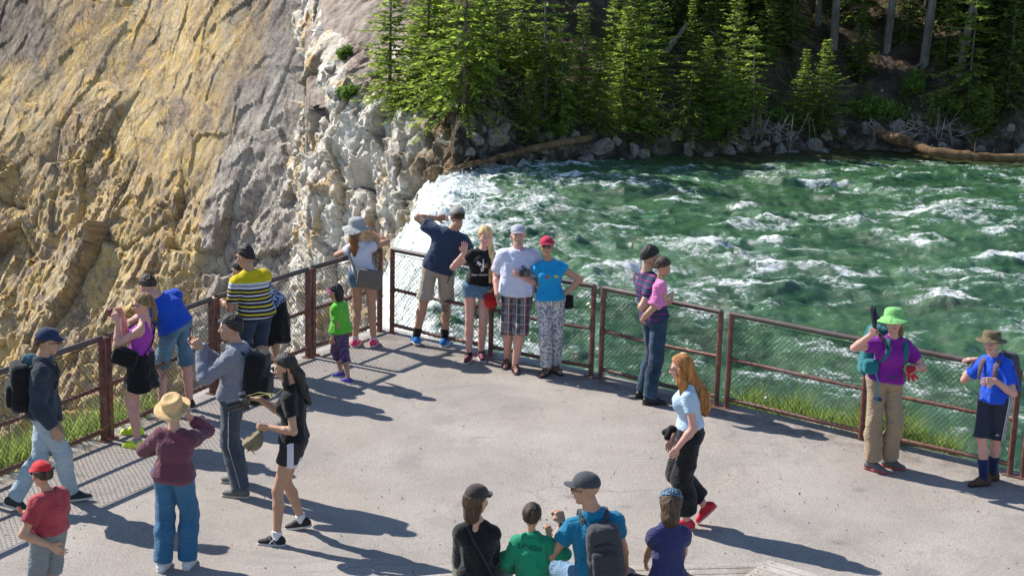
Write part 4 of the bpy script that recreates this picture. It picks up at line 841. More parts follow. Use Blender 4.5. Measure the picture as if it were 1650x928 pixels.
class Man:
    def __init__(s, label, H, feet, yaw, pel, neck, head, hyaw=None, hp=0, hr=0, wL=None, wR=None, eL=None, eR=None, sex='m', w=1.0, skin='fair', hair='dark', syaw=None, Y0=None, lift=(0, 0), fyaw=(None, None), fp=(0, 0), knee=(None, None), belly=0, bust=None, cat='person', group=None, ground=True, hd=1.0, hands=(None, None), curl=(.35, .35), root=None, stand=True):
        s.H = H; s.s = k = H/1.75; s.sex = sex; s.w = w; s.sk = skin; s.hair = hair; s.yaw = yaw; s.syaw = yaw if syaw is None else syaw; s.hyaw = yaw if hyaw is None else hyaw
        s.bust = (sex == 'f') if bust is None else bust; s.belly = belly; s.hd = hd*(1.0 if H > 1.5 else (1.75/H)**.38)
        fw = [G(f[0], f[1]) if not isinstance(f, Vector) else f for f in feet]; s.Y0 = Y0 if Y0 else (fw[0].y+fw[1].y)/2
        s.root = Vector(((fw[0].x+fw[1].x)/2, (fw[0].y+fw[1].y)/2, 0)) if root is None else Vector(root)
        P = lambda q: (PY(q[0], q[1], s.Y0+(q[2] if len(q) > 2 else 0)) if not isinstance(q, Vector) else q)-s.root
        s.P = P; s.pel = P(pel); s.nk = P(neck); s.hc = P(head)
        dn = s.nk-s.hc; lim = .172*k*s.hd
        if dn.length > lim: s.nk = s.hc+dn.normalized()*lim
        if stand:
            tg = .86*k*.985; zs = []
            for i in (0, 1):
                g = fw[i]-s.root; q = s.pel+yawr(yaw)*((-1, 1)[i]*.088*k); hz = math.hypot(q.x-g.x, q.y-g.y); zs.append(g.z+.085*k+lift[i]+math.sqrt(max(tg*tg-hz*hz, .01)))
            z = min(zs); z = min(max(z, s.pel.z-.2), s.pel.z+.22); s.pel.z = z+.01*k
        s.ax = (s.nk-s.pel); s.L = s.ax.length; s.ax.normalize(); s.rh = yawr(yaw); s.rs = yawr(s.syaw); s.f = yawv(yaw); s.fs = yawv(s.syaw)
        sw = {'m': .150, 'f': .128, 'c': .126}[sex]*k*w; hw = .088*k
        s.sh = [s.TF(.825, -sw, -.005), s.TF(.825, sw, -.005)]; s.hp = [s.TF(-.01, -hw, 0), s.TF(-.01, hw, 0)]
        s.ank = []; s.kn = []; s.ft = []
        for i in (0, 1):
            g = fw[i]-s.root; fy = fyaw[i] if fyaw[i] is not None else yaw; s.ft.append((g, fy, lift[i], fp[i]))
            a = g+Vector((0, 0, .085*k+lift[i])); hint = Vector(knee[i]) if knee[i] is not None else s.f+Vector((0, 0, .2)); kk, a = ik(s.hp[i], a, .435*k, .425*k, hint); s.kn.append(kk); s.ank.append(a)
        s.el = []; s.wr = []
        for i, (wq, eq) in enumerate(((wL, eL), (wR, eR))):
            sg = -1 if i == 0 else 1
            if wq is None: wp = s.sh[i]+Vector((0, 0, -.50*k))+s.rs*(sg*.09*k)+s.fs*.07*k
            else: wp = P(wq)
            hint = Vector(eq) if eq is not None else (-s.fs*.6+s.rs*sg*.5+Vector((0, 0, -.5)))
            e, wp = ik(s.sh[i], wp, .295*k, .255*k, hint); s.el.append(e); s.wr.append(wp)
        s.curl = curl; s.hands = hands
        # head frame
        hf = yawv(s.hyaw); hf = (hf*math.cos(math.radians(hp))+Vector((0, 0, -math.sin(math.radians(hp))))).normalized(); r = yawr(s.hyaw); u = r.cross(hf).normalized()
        if hr: R = Matrix.Rotation(math.radians(hr), 3, hf); r = R@r; u = R@u
        s.hR = np.array([r[:], hf[:], u[:]]).T.astype(np.float32); s.hs = k*s.hd*1.0
        s.e = empty('person', s.root, label, cat, group)
        s.body()
    def HP(s, x, y, z): return Vector(s.hR@np.array([x, y, z])*s.hs)+s.hc
    def TF(s, t, u=0, v=0):
        r = s.rh.lerp(s.rs, min(max(t, 0), 1)); r = (r-s.ax*r.dot(s.ax)).normalized(); f = s.ax.cross(r); return s.pel+s.ax*s.L*t+r*u+f*v
    def torso(s, P, off=0, t0=-.12, t1=1.03, wm=1, hem=0, keys=None, rnd=.02):
        K = np.array(keys or TK[s.sex]); q = P-A3(s.pel); ax = A3(s.ax); z = q@ax; t = z/s.L; tc = np.clip(t, K[0, 0], K[-1, 0])
        k = s.s*s.w*wm; a = np.interp(tc, K[:, 0], K[:, 1])*k+off; b = np.interp(tc, K[:, 0], K[:, 2])*k+off
        if s.belly: b = b+s.belly*np.exp(-((t-.33)/.25)**2); a = a+s.belly*.5*np.exp(-((t-.3)/.25)**2)
        if hem: e = hem*np.clip((.35-t)/.45, 0, 1.2); a = a+e; b = b+e
        tt = np.clip(t, 0, 1)[:, None]; r = A3(s.rh)*(1-tt)+A3(s.rs)*tt; r = r-ax*(r@ax)[:, None]; r /= np.linalg.norm(r, axis=1)[:, None]; f = np.cross(ax, r)
        u = (q*r).sum(1); v = (q*f).sum(1); p = 2.35
        k0 = (np.abs(u/a)**p+np.abs(v/b)**p)**(1/p)+1e-6; d = (k0-1)*np.minimum(a, b)*np.sqrt((u*u+v*v)/((u/a*np.minimum(a, b))**2+(v/b*np.minimum(a, b))**2+1e-9))**.6
        if s.bust and off >= -.004:
            for sg in (-1, 1): d = smin(d, ell(P, s.TF(.66, sg*.062*k, .075*k), (.062*k+off*.6, .058*k+off*.6, .062*k+off*.6)), .045*k)
        dz = np.maximum((t0-t)*s.L, (t-t1)*s.L); return smax(d, dz, rnd)
    def armd(s, P, i, off=0, f0=0, f1=2.0, up=.043, elb=.038, wri=.026, k=.03):
        S = s.s*(.93 if s.sex == 'f' else 1)*(s.w**.7); sh, el, wr = s.sh[i], s.el[i], s.wr[i]
        d = cone(P, sh, sh.lerp(el, min(f1, 1)), (up+off/S)*S+.006, ((up+(elb-up)*min(f1, 1)))*S+off)
        d = smin(d, cone(P, s.TF(.98, (-.03, .03)[i]*s.s, -.01), sh.lerp(s.TF(.98), .12), .030*s.s+off, .032*s.s+off), .03)
        if f1 > 1:
            m = el.lerp(wr, .3); d = smin(d, cone(P, el, m, elb*S+off, (elb+.002)*S+off), .02); d = smin(d, cone(P, m, el.lerp(wr, f1-1), (elb+.002)*S+off, (elb+.002+(wri-elb)*(f1-1))*S+off), .02)
        return d
    def legd(s, P, i, off=0, f1=2.0, th=.084, kn=.052, ca=.054, an=.036, loose=0, flare=0):
        S = s.s*(s.w**.6); h, k, a = s.hp[i], s.kn[i], s.ank[i]; g = min(f1, 1)
        d = cone(P, h, h.lerp(k, g), th*S+off, (th+(kn-th)*g)*S+off+loose*g)
        if f1 > 1:
            b = k.lerp(a, .32)+(k.lerp(a, .32)-(k+a)*.5)*0-s.f*.012*S; e = k.lerp(a, f1-1); g = f1-1
            d = smin(d, cone(P, k, b, kn*S+off+loose, ca*S+off+loose), .025)
            d = smin(d, cone(P, b, e, ca*S+off+loose, (ca+(an-ca)*g)*S+off+loose+flare), .025)
        return d
    def body(s):
        k = s.s
        def f(P):
            d = s.torso(P, -.006)
            for i in (0, 1):
                d = smin(d, s.armd(P, i), .035*k)
            d = smin(smin(d, s.legd(P, 0), .03*k), smin(d, s.legd(P, 1), .03*k), .004)
            # neck
            nb = s.TF(.93, 0, -.01); nh = s.HP(0, -.015, -.075); r = (.056 if s.sex == 'm' else .047)*k*(.85 if s.sex == 'c' else 1)
            d = smin(d, cone(P, nb, nh, r*1.12, r), .035*k); return d
        lo, hi = bbox([s.pel, s.nk, s.hc]+s.el+s.wr+s.kn+s.ank+s.sh+s.hp, .13*k+.02); V, Fq = nets(f, lo, hi, .0125 if k > .8 else .010)
        Vs, Fs = [V], [Fq]; n = len(V)
        for i in (0, 1):
            v, q = s.hand(i); Vs.append(v); Fs.append(q+n); n += len(v)
        v, q = s.headmesh(); Vs.append(v); Fs.append(q+n)
        s.bodyo = mesh('body', np.concatenate(Vs), np.concatenate(Fs), m_skin(s.sk), s.e)
    def hand(s, i):
        k = s.s*(.92 if s.sex == 'f' else 1); sg = -1 if i == 0 else 1; W_ = s.wr[i]; d = (s.wr[i]-s.el[i]).normalized(); hd = s.hands[i] or {}
        D = nz(hd['dir']) if 'dir' in hd else (d+Vector((0, 0, -.15))).normalized()
        N = Vector(hd['palm']) if 'palm' in hd else -s.rs*sg; N = (N-D*N.dot(D)).normalized(); T = N.cross(D)*sg      # T: thumb side
        T = -T if hd.get('flip') else T; c = hd.get('curl', s.curl[i]); sp = hd.get('spread', .07)
        pr = []
        for j, (o, L, r) in enumerate(((-.031, .060, .0078), (-.010, .074, .0088), (.011, .079, .009), (.031, .072, .0088))):
            K = W_+D*(.088-abs(j-2)*.004)*k+T*o*k; a = D+T*(o*sp/.03)
            pr.append((W_+T*o*.55*k, K, .014*k, .0125*k, 0)); p = K; ang = 0
            for q, fr in enumerate((.45, .30, .25)):
                ang += c*(1.15 if q else .9)+.06; dr = (a.normalized()*math.cos(ang)+N*math.sin(ang)); e = p+dr*L*fr*k; pr.append((p, e, r*k*(1-.1*q), r*k*(.9-.1*q), 1)); p = e
        tb = W_+D*.022*k+T*.026*k; tm = tb+(D*.7+T*.75+N*.25).normalized()*.042*k; te = tm+(D*(.85-.2*c)+T*(.25-.3*c)+N*(.2+.5*c)).normalized()*.034*k
        pr += [(tb, tm, .0145*k, .011*k, 0), (tm, te, .0105*k, .0085*k, 0), (W_-d*.03*k, W_+D*.02*k, .025*k, .022*k, 0)]
        def f(P):
            r = None
            for (a, b, r1, r2, t) in pr:
                x = cone(P, a, b, r1, r2); r = x if r is None else smin(r, x, .004 if t else .011)
            return r
        lo, hi = bbox([p[0] for p in pr]+[p[1] for p in pr], .03); return nets(f, lo, hi, .0055)
    def headmesh(s):
        h = s.hs; c = s.hc; R = s.hR; fem = s.sex != 'm'
        def f(P):
            q = (P-A3(c))@R/h
            d = ell(q, (0, -.012, .032), (.074, .095, .088)); d = smin(d, ell(q, (0, .022, -.03), (.058, .068, .078)), .03)
            d = smin(d, ell(q, (0, .058, -.088), (.030 if not fem else .024, .024, .024)), .03)
            for sg in (-1, 1):
                d = smin(d, ell(q, (sg*.034, .062, -.022), (.026, .022, .024)), .02)
                d = smax(d, -ell(q, (sg*.032, .104, .010), (.020, .016, .014)), .012)
                d = smin(d, ell(q, (sg*.031, .078, .029), (.026, .014, .008)), .012)
                d = smin(d, ell(q, (sg*.077, -.008, -.004), (.010, .019, .031)), .006)
            d = smin(d, cone(q, (0, .088, .012), (0, .108, -.028), .008, .0135), .010); d = smin(d, ell(q, (0, .102, -.031), (.020, .013, .010)), .008)
            d = smin(d, ell(q, (0, .090, -.056), (.026, .010, .008)), .006); d = smax(d, -ell(q, (0, .104, -.057), (.022, .008, .0028)), .003)
            d = smin(d, ell(q, (0, .088, -.066), (.02, .010, .006)), .006)
            return d*h
        lo = A3(c)-.16*h; hi = A3(c)+.16*h; return nets(f, lo, hi, .0062*h)
    def part(s, name, f, pts, pad, mat, h=.010, wr=.006, seed=0, fr=9, parent=None, st=1.0):
        lo, hi = bbox(pts, pad); V, Fq = nets(f, lo, hi, h)
        if len(Fq) == 0: return None
        if wr:
            N = vnormals(V, Fq); Q = V*np.array([1, 1, st]); n = fbm(Q*fr+seed*3.1, 2, seed+3, ridge=True)*wr+fbm(Q*fr*.4+seed, 1, seed+9)*wr*.8; V = V+N*n[:, None]
        return mesh(name, V, Fq, mat, parent or s.e)
    def face(s, eyes=True, lips=(.42, .13, .11), brow=None):
        h = s.hs
        if eyes:
            for sg in (-1, 1):
                b = MB(); b.lathe([(.0005, -.0105), (.007, -.008), (.0105, 0), (.007, .008), (.0005, .0105)], s.HP(sg*.031, .0865, .010), n=8); o = b.build('eye', simple('eye_white', (.62, .6, .57), .3, .02, 3, 0), s.e)
                c = MB(); c.lathe([(.0003, -.006), (.0068, -.003), (.0068, .003), (.0003, .006)], s.HP(sg*.031, .0955, .010), n=8); c.build('iris', simple('iris', (.03, .02, .015), .2, .02, 3, 0), o)
        b = MB(); b.tube([s.HP(x, .0985-abs(x)*.35, -.0575-abs(x)*.05) for x in (-.021, -.01, 0, .01, .021)], [.0015, .0042*h, .0045*h, .0042*h, .0015], 6); b.build('mouth', simple('lips', lips, .45, .05, 3, 0), s.e)
        bc = mul(HAIR[s.hair][1], .8) if brow is None else brow
        for sg in (-1, 1): b = MB(); b.tube([s.HP(sg*x, y, z) for x, y, z in ((.016, .094, .028), (.031, .091, .033), (.047, .080, .028))], [.003, .0036, .002], 5); b.build('eyebrow', simple('brow_'+s.hair, bc, .8, .1, 3, 0), s.e)
    def glasses(s, col=(.01, .01, .012), frame=(.02, .015, .015), w=1.0, rough=.12):
        b = MB(); mt = simple('dark_lens', col, rough, .05, 3, 0, spec=.8)
        for sg in (-1, 1): b.lathe([(.001, -.004), (.021*w, -.003), (.022*w, .001), (.016, .003), (.001, .004)], s.HP(sg*.032, .100, .009), R=Matrix([list(x) for x in (s.hR@np.array([[1, 0, 0], [0, 0, 1], [0, -1, 0]]))]), n=12, sy=.8)
        b.tube([s.HP(-.012, .106, .014), s.HP(.012, .106, .014)], .003, 5)
        for sg in (-1, 1): b.tube([s.HP(sg*.052, .098, .014), s.HP(sg*.074, .07, .012), s.HP(sg*.082, -.01, .004)], .0035, 5)
        return b.build('sunglasses', mt, s.e)
    def hairm(s, iso=False): return m_hair(s.hair+'_hair', *HAIR[s.hair], iso)
    def hair_cap(s, low=-.05, front=.052, thick=.011, extra=(), top=1.0, strands=.004, bald=False, fr=30, name='hair', zmax=None):
        h = s.hs; c = s.hc; R = s.hR
        def f(P):
            q = (P-A3(c))@R/h
            sh = low > -.06 and not extra; th_ = thick*.72 if sh else thick
            d = ell(q, (0, -.014, .034), (.074+th_*(.8 if sh else 1), .095+th_, .090+thick*top))
            d = smin(d, ell(q, (0, -.035, -.02), (.066+thick*(.3 if sh else 1), .068+thick*(.5 if sh else 1), .07)), .02)
            d = smax(d, -(q[:, 2]-(low-.028 if sh else low)-np.clip((q[:, 1]+(.088 if sh else .02))*(1.0 if sh else 1.35), -.02, .2))+vn(q*42., 9)*(.010 if sh else .004), .008)           # hairline rises to the forehead
            nn_ = vn(q*42., 3)*.007; d = d+0*nn_
            if front is not None: d = smax(d, (q[:, 1]*1.0-.03)-(q[:, 2]-front)*1.6+nn_*1.5, .008)
            for (a, b, r1, r2) in extra: d = smin(d, cone(q, a, b, r1, r2), .03)
            if zmax is not None: d = smax(d, q[:, 2]-zmax, .01)
            return d*h
        pts = [c+Vector((.12*h, .12*h, .15*h)), c-Vector((.12*h, .12*h, .13*h))]+[Vector(R@np.array(x))*h+c for e in extra for x in (e[0], e[1])]
        sh_ = low > -.06 and not extra; return s.part(name, f, pts, .07, s.hairm(sh_), .0075, strands*(1.7 if sh_ else 1.3), 5, 42 if sh_ else fr+12, st=.7 if sh_ else .2)
    def fall(s, pts, radii, flat=.55, name='hair', strands=.007, parent=None):
        """a mass of loose hair along world points"""
        def f(P):
            d = None
            for j in range(len(pts)-1):
                x = cone(P, pts[j], pts[j+1], radii[j], radii[j+1]); d = x if d is None else smin(d, x, .02)
            return d
        return s.part(name, f, pts, max(radii)+.03, s.hairm(), .0075, strands*1.3, 4, 42, st=.12, parent=parent)
    def cap(s, col, back=False, mat=None, tilt=0, name='cap', brim=None, low=.040, panel=True):
        h = s.hs; m = mat or m_cloth(name+'_cloth', col, .1, 300, .8, .2)
        def f(P):
            q = (P-A3(s.hc))@s.hR/h
            if back: q = q*np.array([1, -1, 1])
            d = ell(q, (0, -.008 if not back else .004, .046), (.0875, .108, .090)); d = np.maximum(d, -(q[:, 2]-low-q[:, 1]*.10+.004)); d = smin(d, ell(q, (0, -.008, .136), (.008, .008, .005)), .004)
            if panel: d = d+.0015*np.exp(-(np.minimum(np.abs(q[:, 0]), np.abs(q[:, 1]+.008))/.004)**2)
            return d*h
        o = s.part(name, f, [s.hc+Vector((.12,)*3)*h, s.hc-Vector((.12,)*3)*h], .03, m, .0075, .0015, 3, 12)
        b = MB(); V = []; nA, nR = 15, 5; sg = -1 if back else 1
        for layer in (0, 1):
            for i in range(nA):
                a = math.radians(-62+124*i/(nA-1))
                for j in range(nR):
                    t = j/(nR-1); r0x, r0y = .083, .100; x = math.sin(a)*(r0x+.004*t); y = math.cos(a)*r0y-.012+t*.078*math.cos(a*1.25)**.6 if abs(a*1.25) < 1.57 else math.cos(a)*r0y-.012
                    z = low+.012-t*.004-(x/.09)**2*.020+layer*-.0045; V.append(s.HP(x, sg*y+(.018 if back else 0), z))
        q = []; 
        for layer in (0, 1):
            o0 = layer*nA*nR
            for i in range(nA-1):
                for j in range(nR-1):
                    a = o0+i*nR+j; e = [a, a+nR, a+nR+1, a+1]; q.append(e if layer == 0 else e[::-1])
        for i in range(nA-1): a = i*nR+nR-1; q.append([a, a+nR, a+nR+nA*nR, a+nA*nR])
        b.add(V, q); b.build('brim', brim or m, o, sharp=60); return o
    def hat(s, prof, mat, name='hat', band=None, sx=1, sy=1.14, z=.0, n=40, wave=0, seed=1, tilt=0, brimmat=None):
        h = s.hs; R = Matrix([list(x) for x in s.hR]); rs = random.Random(seed); ph = rs.random()*6
        if tilt: R = R@Matrix.Rotation(math.radians(tilt), 3, 'X')
        b = MB(); V = []
        for (r, zz) in prof:
            r *= 1.02; zz = zz+.024
            for i in range(n):
                t = 2*math.pi*i/n; w = wave*max(0, (r-.1)/.06)*(math.sin(2*t+ph)+.5*math.sin(3*t+ph*2)); V.append(s.hc+R@Vector((r*math.cos(t)*sx*h, (r*math.sin(t)*sy-.008)*h, (zz+z+w)*h)))
        m = len(prof); q = [[i*n+k, i*n+(k+1) % n, (i+1)*n+(k+1) % n, (i+1)*n+k] for i in range(m-1) for k in range(n)]+[[(m-1)*n+k for k in range(n)]]
        b.add(V, q); o = b.build(name, mat, s.e, sharp=70)
        if band:
            c = MB(); c.add([s.hc+R@Vector((.101*math.cos(2*math.pi*i/n)*sx*h, (.101*math.sin(2*math.pi*i/n)*sy-.008)*h, (zz+z)*h)) for zz in (.032, .056) for i in range(n)], [[k, (k+1) % n, n+(k+1) % n, n+k] for k in range(n)]); c.build('band', band, o)
        return o
    def shirt(s, mat, hem=.02, slv=.55, off=.012, loose=.010, collar=.062, name='shirt', wr=.007, scoop=0, up=.043, top=1.0, hemf=.012, cuff=.0, tank=False, h=.0105, fall_=0, seed=1):
        k = s.s; nb = s.TF(1.03, 0, .0); sh = []; off = off*.8; loose = loose*.7; wr = wr*1.45
        def f(P):
            d = s.torso(P, off, t0=hem, t1=1.02, hem=hemf, rnd=.01)
            if slv > 0:
                for i in (0, 1): d = smin(d, smax(s.armd(P, i, off+.003, f1=slv+.06, up=up+loose, elb=.040+loose*.6), s.cut(P, i, slv), .006) if slv < 2 else s.armd(P, i, off+.002, f1=2.0, up=up+loose, elb=.040+loose*.6, wri=.030+loose*.3), .03*k)
            d = smax(d, -ell(P, nb+Vector((0, 0, .015*k))+s.fs*(.012+scoop)*k, (collar*k*1.05, collar*k*1.05, (.045+scoop)*k)), .006)
            if tank:
                for sg in (-1, 1): d = smax(d, -ell(P, s.TF(.93, sg*.150*k*s.w, .0), (.062*k, .10*k, .13*k)), .01)
                d = smax(d, -ell(P, s.TF(1.0, 0, .06*k), (.075*k, .07*k, .13*k)), .01); d = smax(d, -ell(P, s.TF(1.0, 0, -.09*k), (.075*k, .05*k, .14*k)), .01)
            return d
        pts = [s.pel, s.TF(1.05), s.TF(0, -.2*k), s.TF(0, .2*k), s.TF(.3, 0, .15*k), s.TF(.3, 0, -.15*k)]+s.sh+([s.el[0], s.el[1]] if slv > .3 else [])+(s.wr if slv > 1.0 else [])
        s.so = s.part(name, f, pts, .10*k, mat, h, wr, seed, 7/k, st=.55); return s.so
    def cut(s, P, i, fr):
        a, b = (s.sh[i], s.el[i]) if fr <= 1 else (s.el[i], s.wr[i]); g = fr if fr <= 1 else fr-1; c = a.lerp(b, g); n = (b-a).normalized(); d = (P-A3(c))@A3(n)
        near = np.linalg.norm(P-A3(c), axis=1) < .16*s.s+.03
        return np.where(near, d, -1.)
    def trousers(s, mat, f1=2.0, waist=.16, loose=.012, off=.008, flare=0, name='trousers', wr=.006, th=.09, kn=.058, ca=.056, an=.040, h=.0105, hemf=0, seed=2):
        k = s.s; loose *= .55; an = .5*an+.5*.045; kn = .5*kn+.029; ca = .5*ca+.028; th = .5*th+.044
        def f(P):
            d = s.torso(P, off*.7, t0=-.13, t1=waist, rnd=.012); dd = []
            for i in (0, 1):
                l = s.legd(P, i, off, min(2.0, f1+.05), th, kn, ca, an, loose, flare)
                a, b = (s.hp[i], s.kn[i]) if f1 <= 1 else (s.kn[i], s.ank[i]); g = f1 if f1 <= 1 else f1-1; c = a.lerp(b, g); n = (b-a).normalized()
                if hemf: l = l-hemf*np.exp(-(((P-A3(c))@A3(n))/.12)**2)
                l = smax(l, (P-A3(c))@A3(n), .006); dd.append(smin(d, l, .035*k))
            return smin(dd[0], dd[1], .004)
        pts = [s.TF(waist+.03), s.TF(0, -.2*k), s.TF(0, .2*k)]+s.hp+s.kn+(s.ank if f1 > 1 else []); o = s.part(name, f, pts, .12*k, mat, h, wr, seed, 6/k, st=.6); s.tr = o; return o
    def skirt(s, mat, L=.4, waist=.2, flare=.05, name='skirt', wr=.012, fwd=0):
        k = s.s; bot = s.pel+Vector((0, 0, -L*k))+s.f*fwd*k; top = s.TF(waist); ax = A3((top-bot).normalized()); LL = (top-bot).length; r = A3(s.rh); f_ = A3(s.f)
        def f(P):
            q = P-A3(bot); z = q@ax; t = np.clip(z/LL, 0, 1); u = q@r; v = q@f_; a = (np.interp(t, [0, .55, .8, 1], [.17+flare, .188, .165, .14]))*k; b = (np.interp(t, [0, .55, .8, 1], [.13+flare, .145, .13, .11]))*k
            an = np.arctan2(v, u); a2 = 1+.05*(1-t)*np.sin(an*7+z*9); d = (np.sqrt((u/a)**2+(v/b)**2)/a2-1)*b; d = smax(d, -z+.02*np.sin(an*3+1), .008); return smax(d, z-LL, .008)
        return s.part(name, f, [bot, top, bot+s.rh*.2, bot-s.rh*.2, bot+s.f*.2, bot-s.f*.2], .06, mat, .0105, wr, 6, 7)
    def shoes(s, mat, sole=None, boot=0, sock=None, kind='shoe', sandal=False, lace=None, wide=1.0, sockh=.10):
        k = s.s
        for i in (0, 1):
            g, fy, lift, fp = s.ft[i]; L = .155*k; R3 = Matrix.Rotation(-math.radians(fy), 3, 'Z')@Matrix.Rotation(math.radians(fp), 3, 'X'); O = s.ank[i]-R3@Vector((0, 0, .085*k))
            def up(P):
                q = P/k; d = cone(q, (0, -.045, .042), (0, .06, .040), .037*wide, .038*wide); d = smin(d, cone(q, (.003, .06, .038), (.004, .150, .022), .038*wide, .029*wide), .02)
                d = smin(d, cone(q, (0, -.03, .045), (0, -.012, .092+boot), .038, .040 if boot else .036), .03); d = smin(d, cone(q, (0, 0, .08), (0, .07, .055), .03, .025), .02)
                d = smax(d, -(q[:, 2]-.014), .004); d = smax(d, q[:, 2]-.098-boot, .006); return d*k
            if sandal:
                # bare foot plus straps
                def ftf(P):
                    q = P/k; d = cone(q, (0, -.045, .045), (0, .06, .038), .030, .030); d = smin(d, cone(q, (0, .06, .036), (.002, .13, .030), .033, .022), .02); d = smin(d, cone(q, (0, -.02, .05), (0, -.005, .1), .033, .034), .03); return smax(d, -(q[:, 2]-.022), .004)*k
                V, Fq = nets(ftf, (-.06*k, -.1*k, 0), (.06*k, .2*k, .14*k), .0075); o = mesh('foot', V@np.array(R3).T+A3(O), Fq, m_skin(s.sk), s.e)
                b = MB()
                for y, zz, ry in ((.095, .058, .040), (.045, .078, .038), (-.01, .10, .040)): b.tube([O+R3@Vector((math.cos(a)*ry*k, y*k+math.sin(a)*.012*k, (zz*math.sin(max(a, .0))*1.0+.02)*k if 0 <= a <= math.pi else .02*k)) for a in np.linspace(0, math.pi, 9)], .008*k, 5)
                b.build('strap', mat, o)
            else:
                V, Fq = nets(up, (-.07*k, -.12*k, -.01), (.07*k, .22*k, (.12+boot)*k), .0075); o = mesh(kind, V@np.array(R3).T+A3(O), Fq, mat, s.e)
                if lace:
                    b = MB()
                    for j in range(4): b.tube([O+R3@Vector((x*k, (.045+j*.018)*k, (.083-j*.008-abs(x)*.5)*k)) for x in (-.022, 0, .022)], .0035*k, 4)
                    b.build('laces', lace, o)
            def so(P):
                q = P/k; z = np.clip(q[:, 2], 0, .0); Q = q.copy(); Q[:, 2] = 0; d = cone(Q, (0, -.045, 0), (0, .05, 0), .040*wide, .040*wide); d = smin(d, cone(Q, (.003, .05, 0), (.004, .150, 0), .041*wide, .034*wide), .02); return smax(d, np.abs(q[:, 2]-.012)-.012, .004)*k
            V, Fq = nets(so, (-.07*k, -.12*k, -.02), (.07*k, .23*k, .05*k), .0075); mesh('sole', V@np.array(R3).T+A3(O), Fq, sole or simple('rubber_sole', (.55, .54, .52), .7, .1), o)
            if sock is not None:
                a = s.ank[i]; b2 = a.lerp(s.kn[i], sockh/.4); s.part('sock', lambda P: smax(cone(P, a+Vector((0, 0, -.01)), b2, .044*k, (.046+sockh*.05)*k), (P-A3(b2))@A3((b2-a).normalized()), .004), [a, b2], .07, sock, .008, .002, 4, 14)
def bagmesh(name, f, lo, hi, mat, parent, M=None, h=.010, wr=.004, seed=0):
    V, Fq = nets(f, lo, hi, h)
    if wr: N = vnormals(V, Fq); V = V+N*(fbm(V*11+seed, 2, seed, ridge=True)*wr)[:, None]
    if M is not None: V = V@np.array(M.to_3x3()).T+np.array(M.translation[:])
    return mesh(name, V, Fq, mat, parent)
def rbox(q, c, b, r):
    d = np.abs(q-np.array(c, dtype=np.float32))-(np.array(b, dtype=np.float32)-r); return np.sqrt((np.maximum(d, 0)**2).sum(1))+np.minimum(d.max(1), 0)-r
def backpack(m, label, mat, size=(.15, .09, .22), t=.58, pocket=None, strap=None, off=.13, front=True, tilt=0, lean=0, name='backpack', seed=1, side=0, trim=None):
    """a pack worn on the back of person m"""
    k = m.s; r = (m.rs-m.ax*m.rs.dot(m.ax)).normalized(); f = m.ax.cross(r); O = m.TF(t, side, -off*k); base = m.root+O
    root = empty(name, base, label, 'backpack'); R = Matrix((r, f, m.ax)).transposed(); R = R@Matrix.Rotation(math.radians(lean), 3, 'X')
    M = R.to_4x4(); a, b, c = size
    def fb(q):
        w = 1-.16*np.clip(q[:, 2]/c, -1, 1)**2*(q[:, 2] > 0); Q = q.copy(); Q[:, 0] = Q[:, 0]/w; return rbox(Q, (0, 0, 0), size, min(size)*.62)
    bo = bagmesh('pack_body', fb, (-a-.03, -b-.03, -c-.03), (a+.03, b+.03, c+.03), mat, root, M, .012, .006, seed)
    bagmesh('pocket', lambda q: rbox(q, (0, -b, -c*.32), (a*.78, .045, c*.48), .03), (-a, -b-.08, -c-.02), (a, -b+.07, c*.3), pocket or mat, root, M, .011, .005, seed+3)
    z = MB()
    z.tube([R@Vector((x*a*.72, -b*1.0-.012+abs(x)*.012, c*.42-abs(x)**2*c*.12)) for x in np.linspace(-1, 1, 9)], .005, 5); z.tube([R@Vector((x*a*.66, -b-.043, c*.10-abs(x)**2*.02)) for x in np.linspace(-1, 1, 9)], .004, 5)
    z.build('zip', trim or simple('dark_zip', (.02, .02, .02), .5, .1), root)
    z = MB(); z.tube([R@Vector((x*.035, .02, c+.02*(1-x*x)+.0)) for x in np.linspace(-1, 1, 7)], .007, 6); z.build('handle', strap or mat, root)
    sm = strap or mat
    for sg in (-1, 1):
        P = [(.90, -.105*k, 1), (1.0, -.03*k, 1), (.99, .055*k, 1.0), (.88, .125*k, 1.02), (.70, .152*k, 1.05), (.52, .13*k, 1.35), (.44, .02*k, 1.6), (.42, -.09*k, 1.4)]
        pts = [m.root+m.TF(tt, sg*.088*k*w*m.w, v)-base for tt, v, w in P]; b = MB(); 
        b.tube(pts, [.02, .024, .026, .026, .022, .012, .009, .009], 8, True, .32); b.build('strap', sm, root)
    return root
def strapline(pts, w=.016, th=.35, mat=None, name='strap', parent=None, n=8):
    b = MB(); b.tube(pts, w, n, True, th); return b.build(name, mat, parent)
def holder(name, loc, label, cat): return empty(name, loc, label, cat)
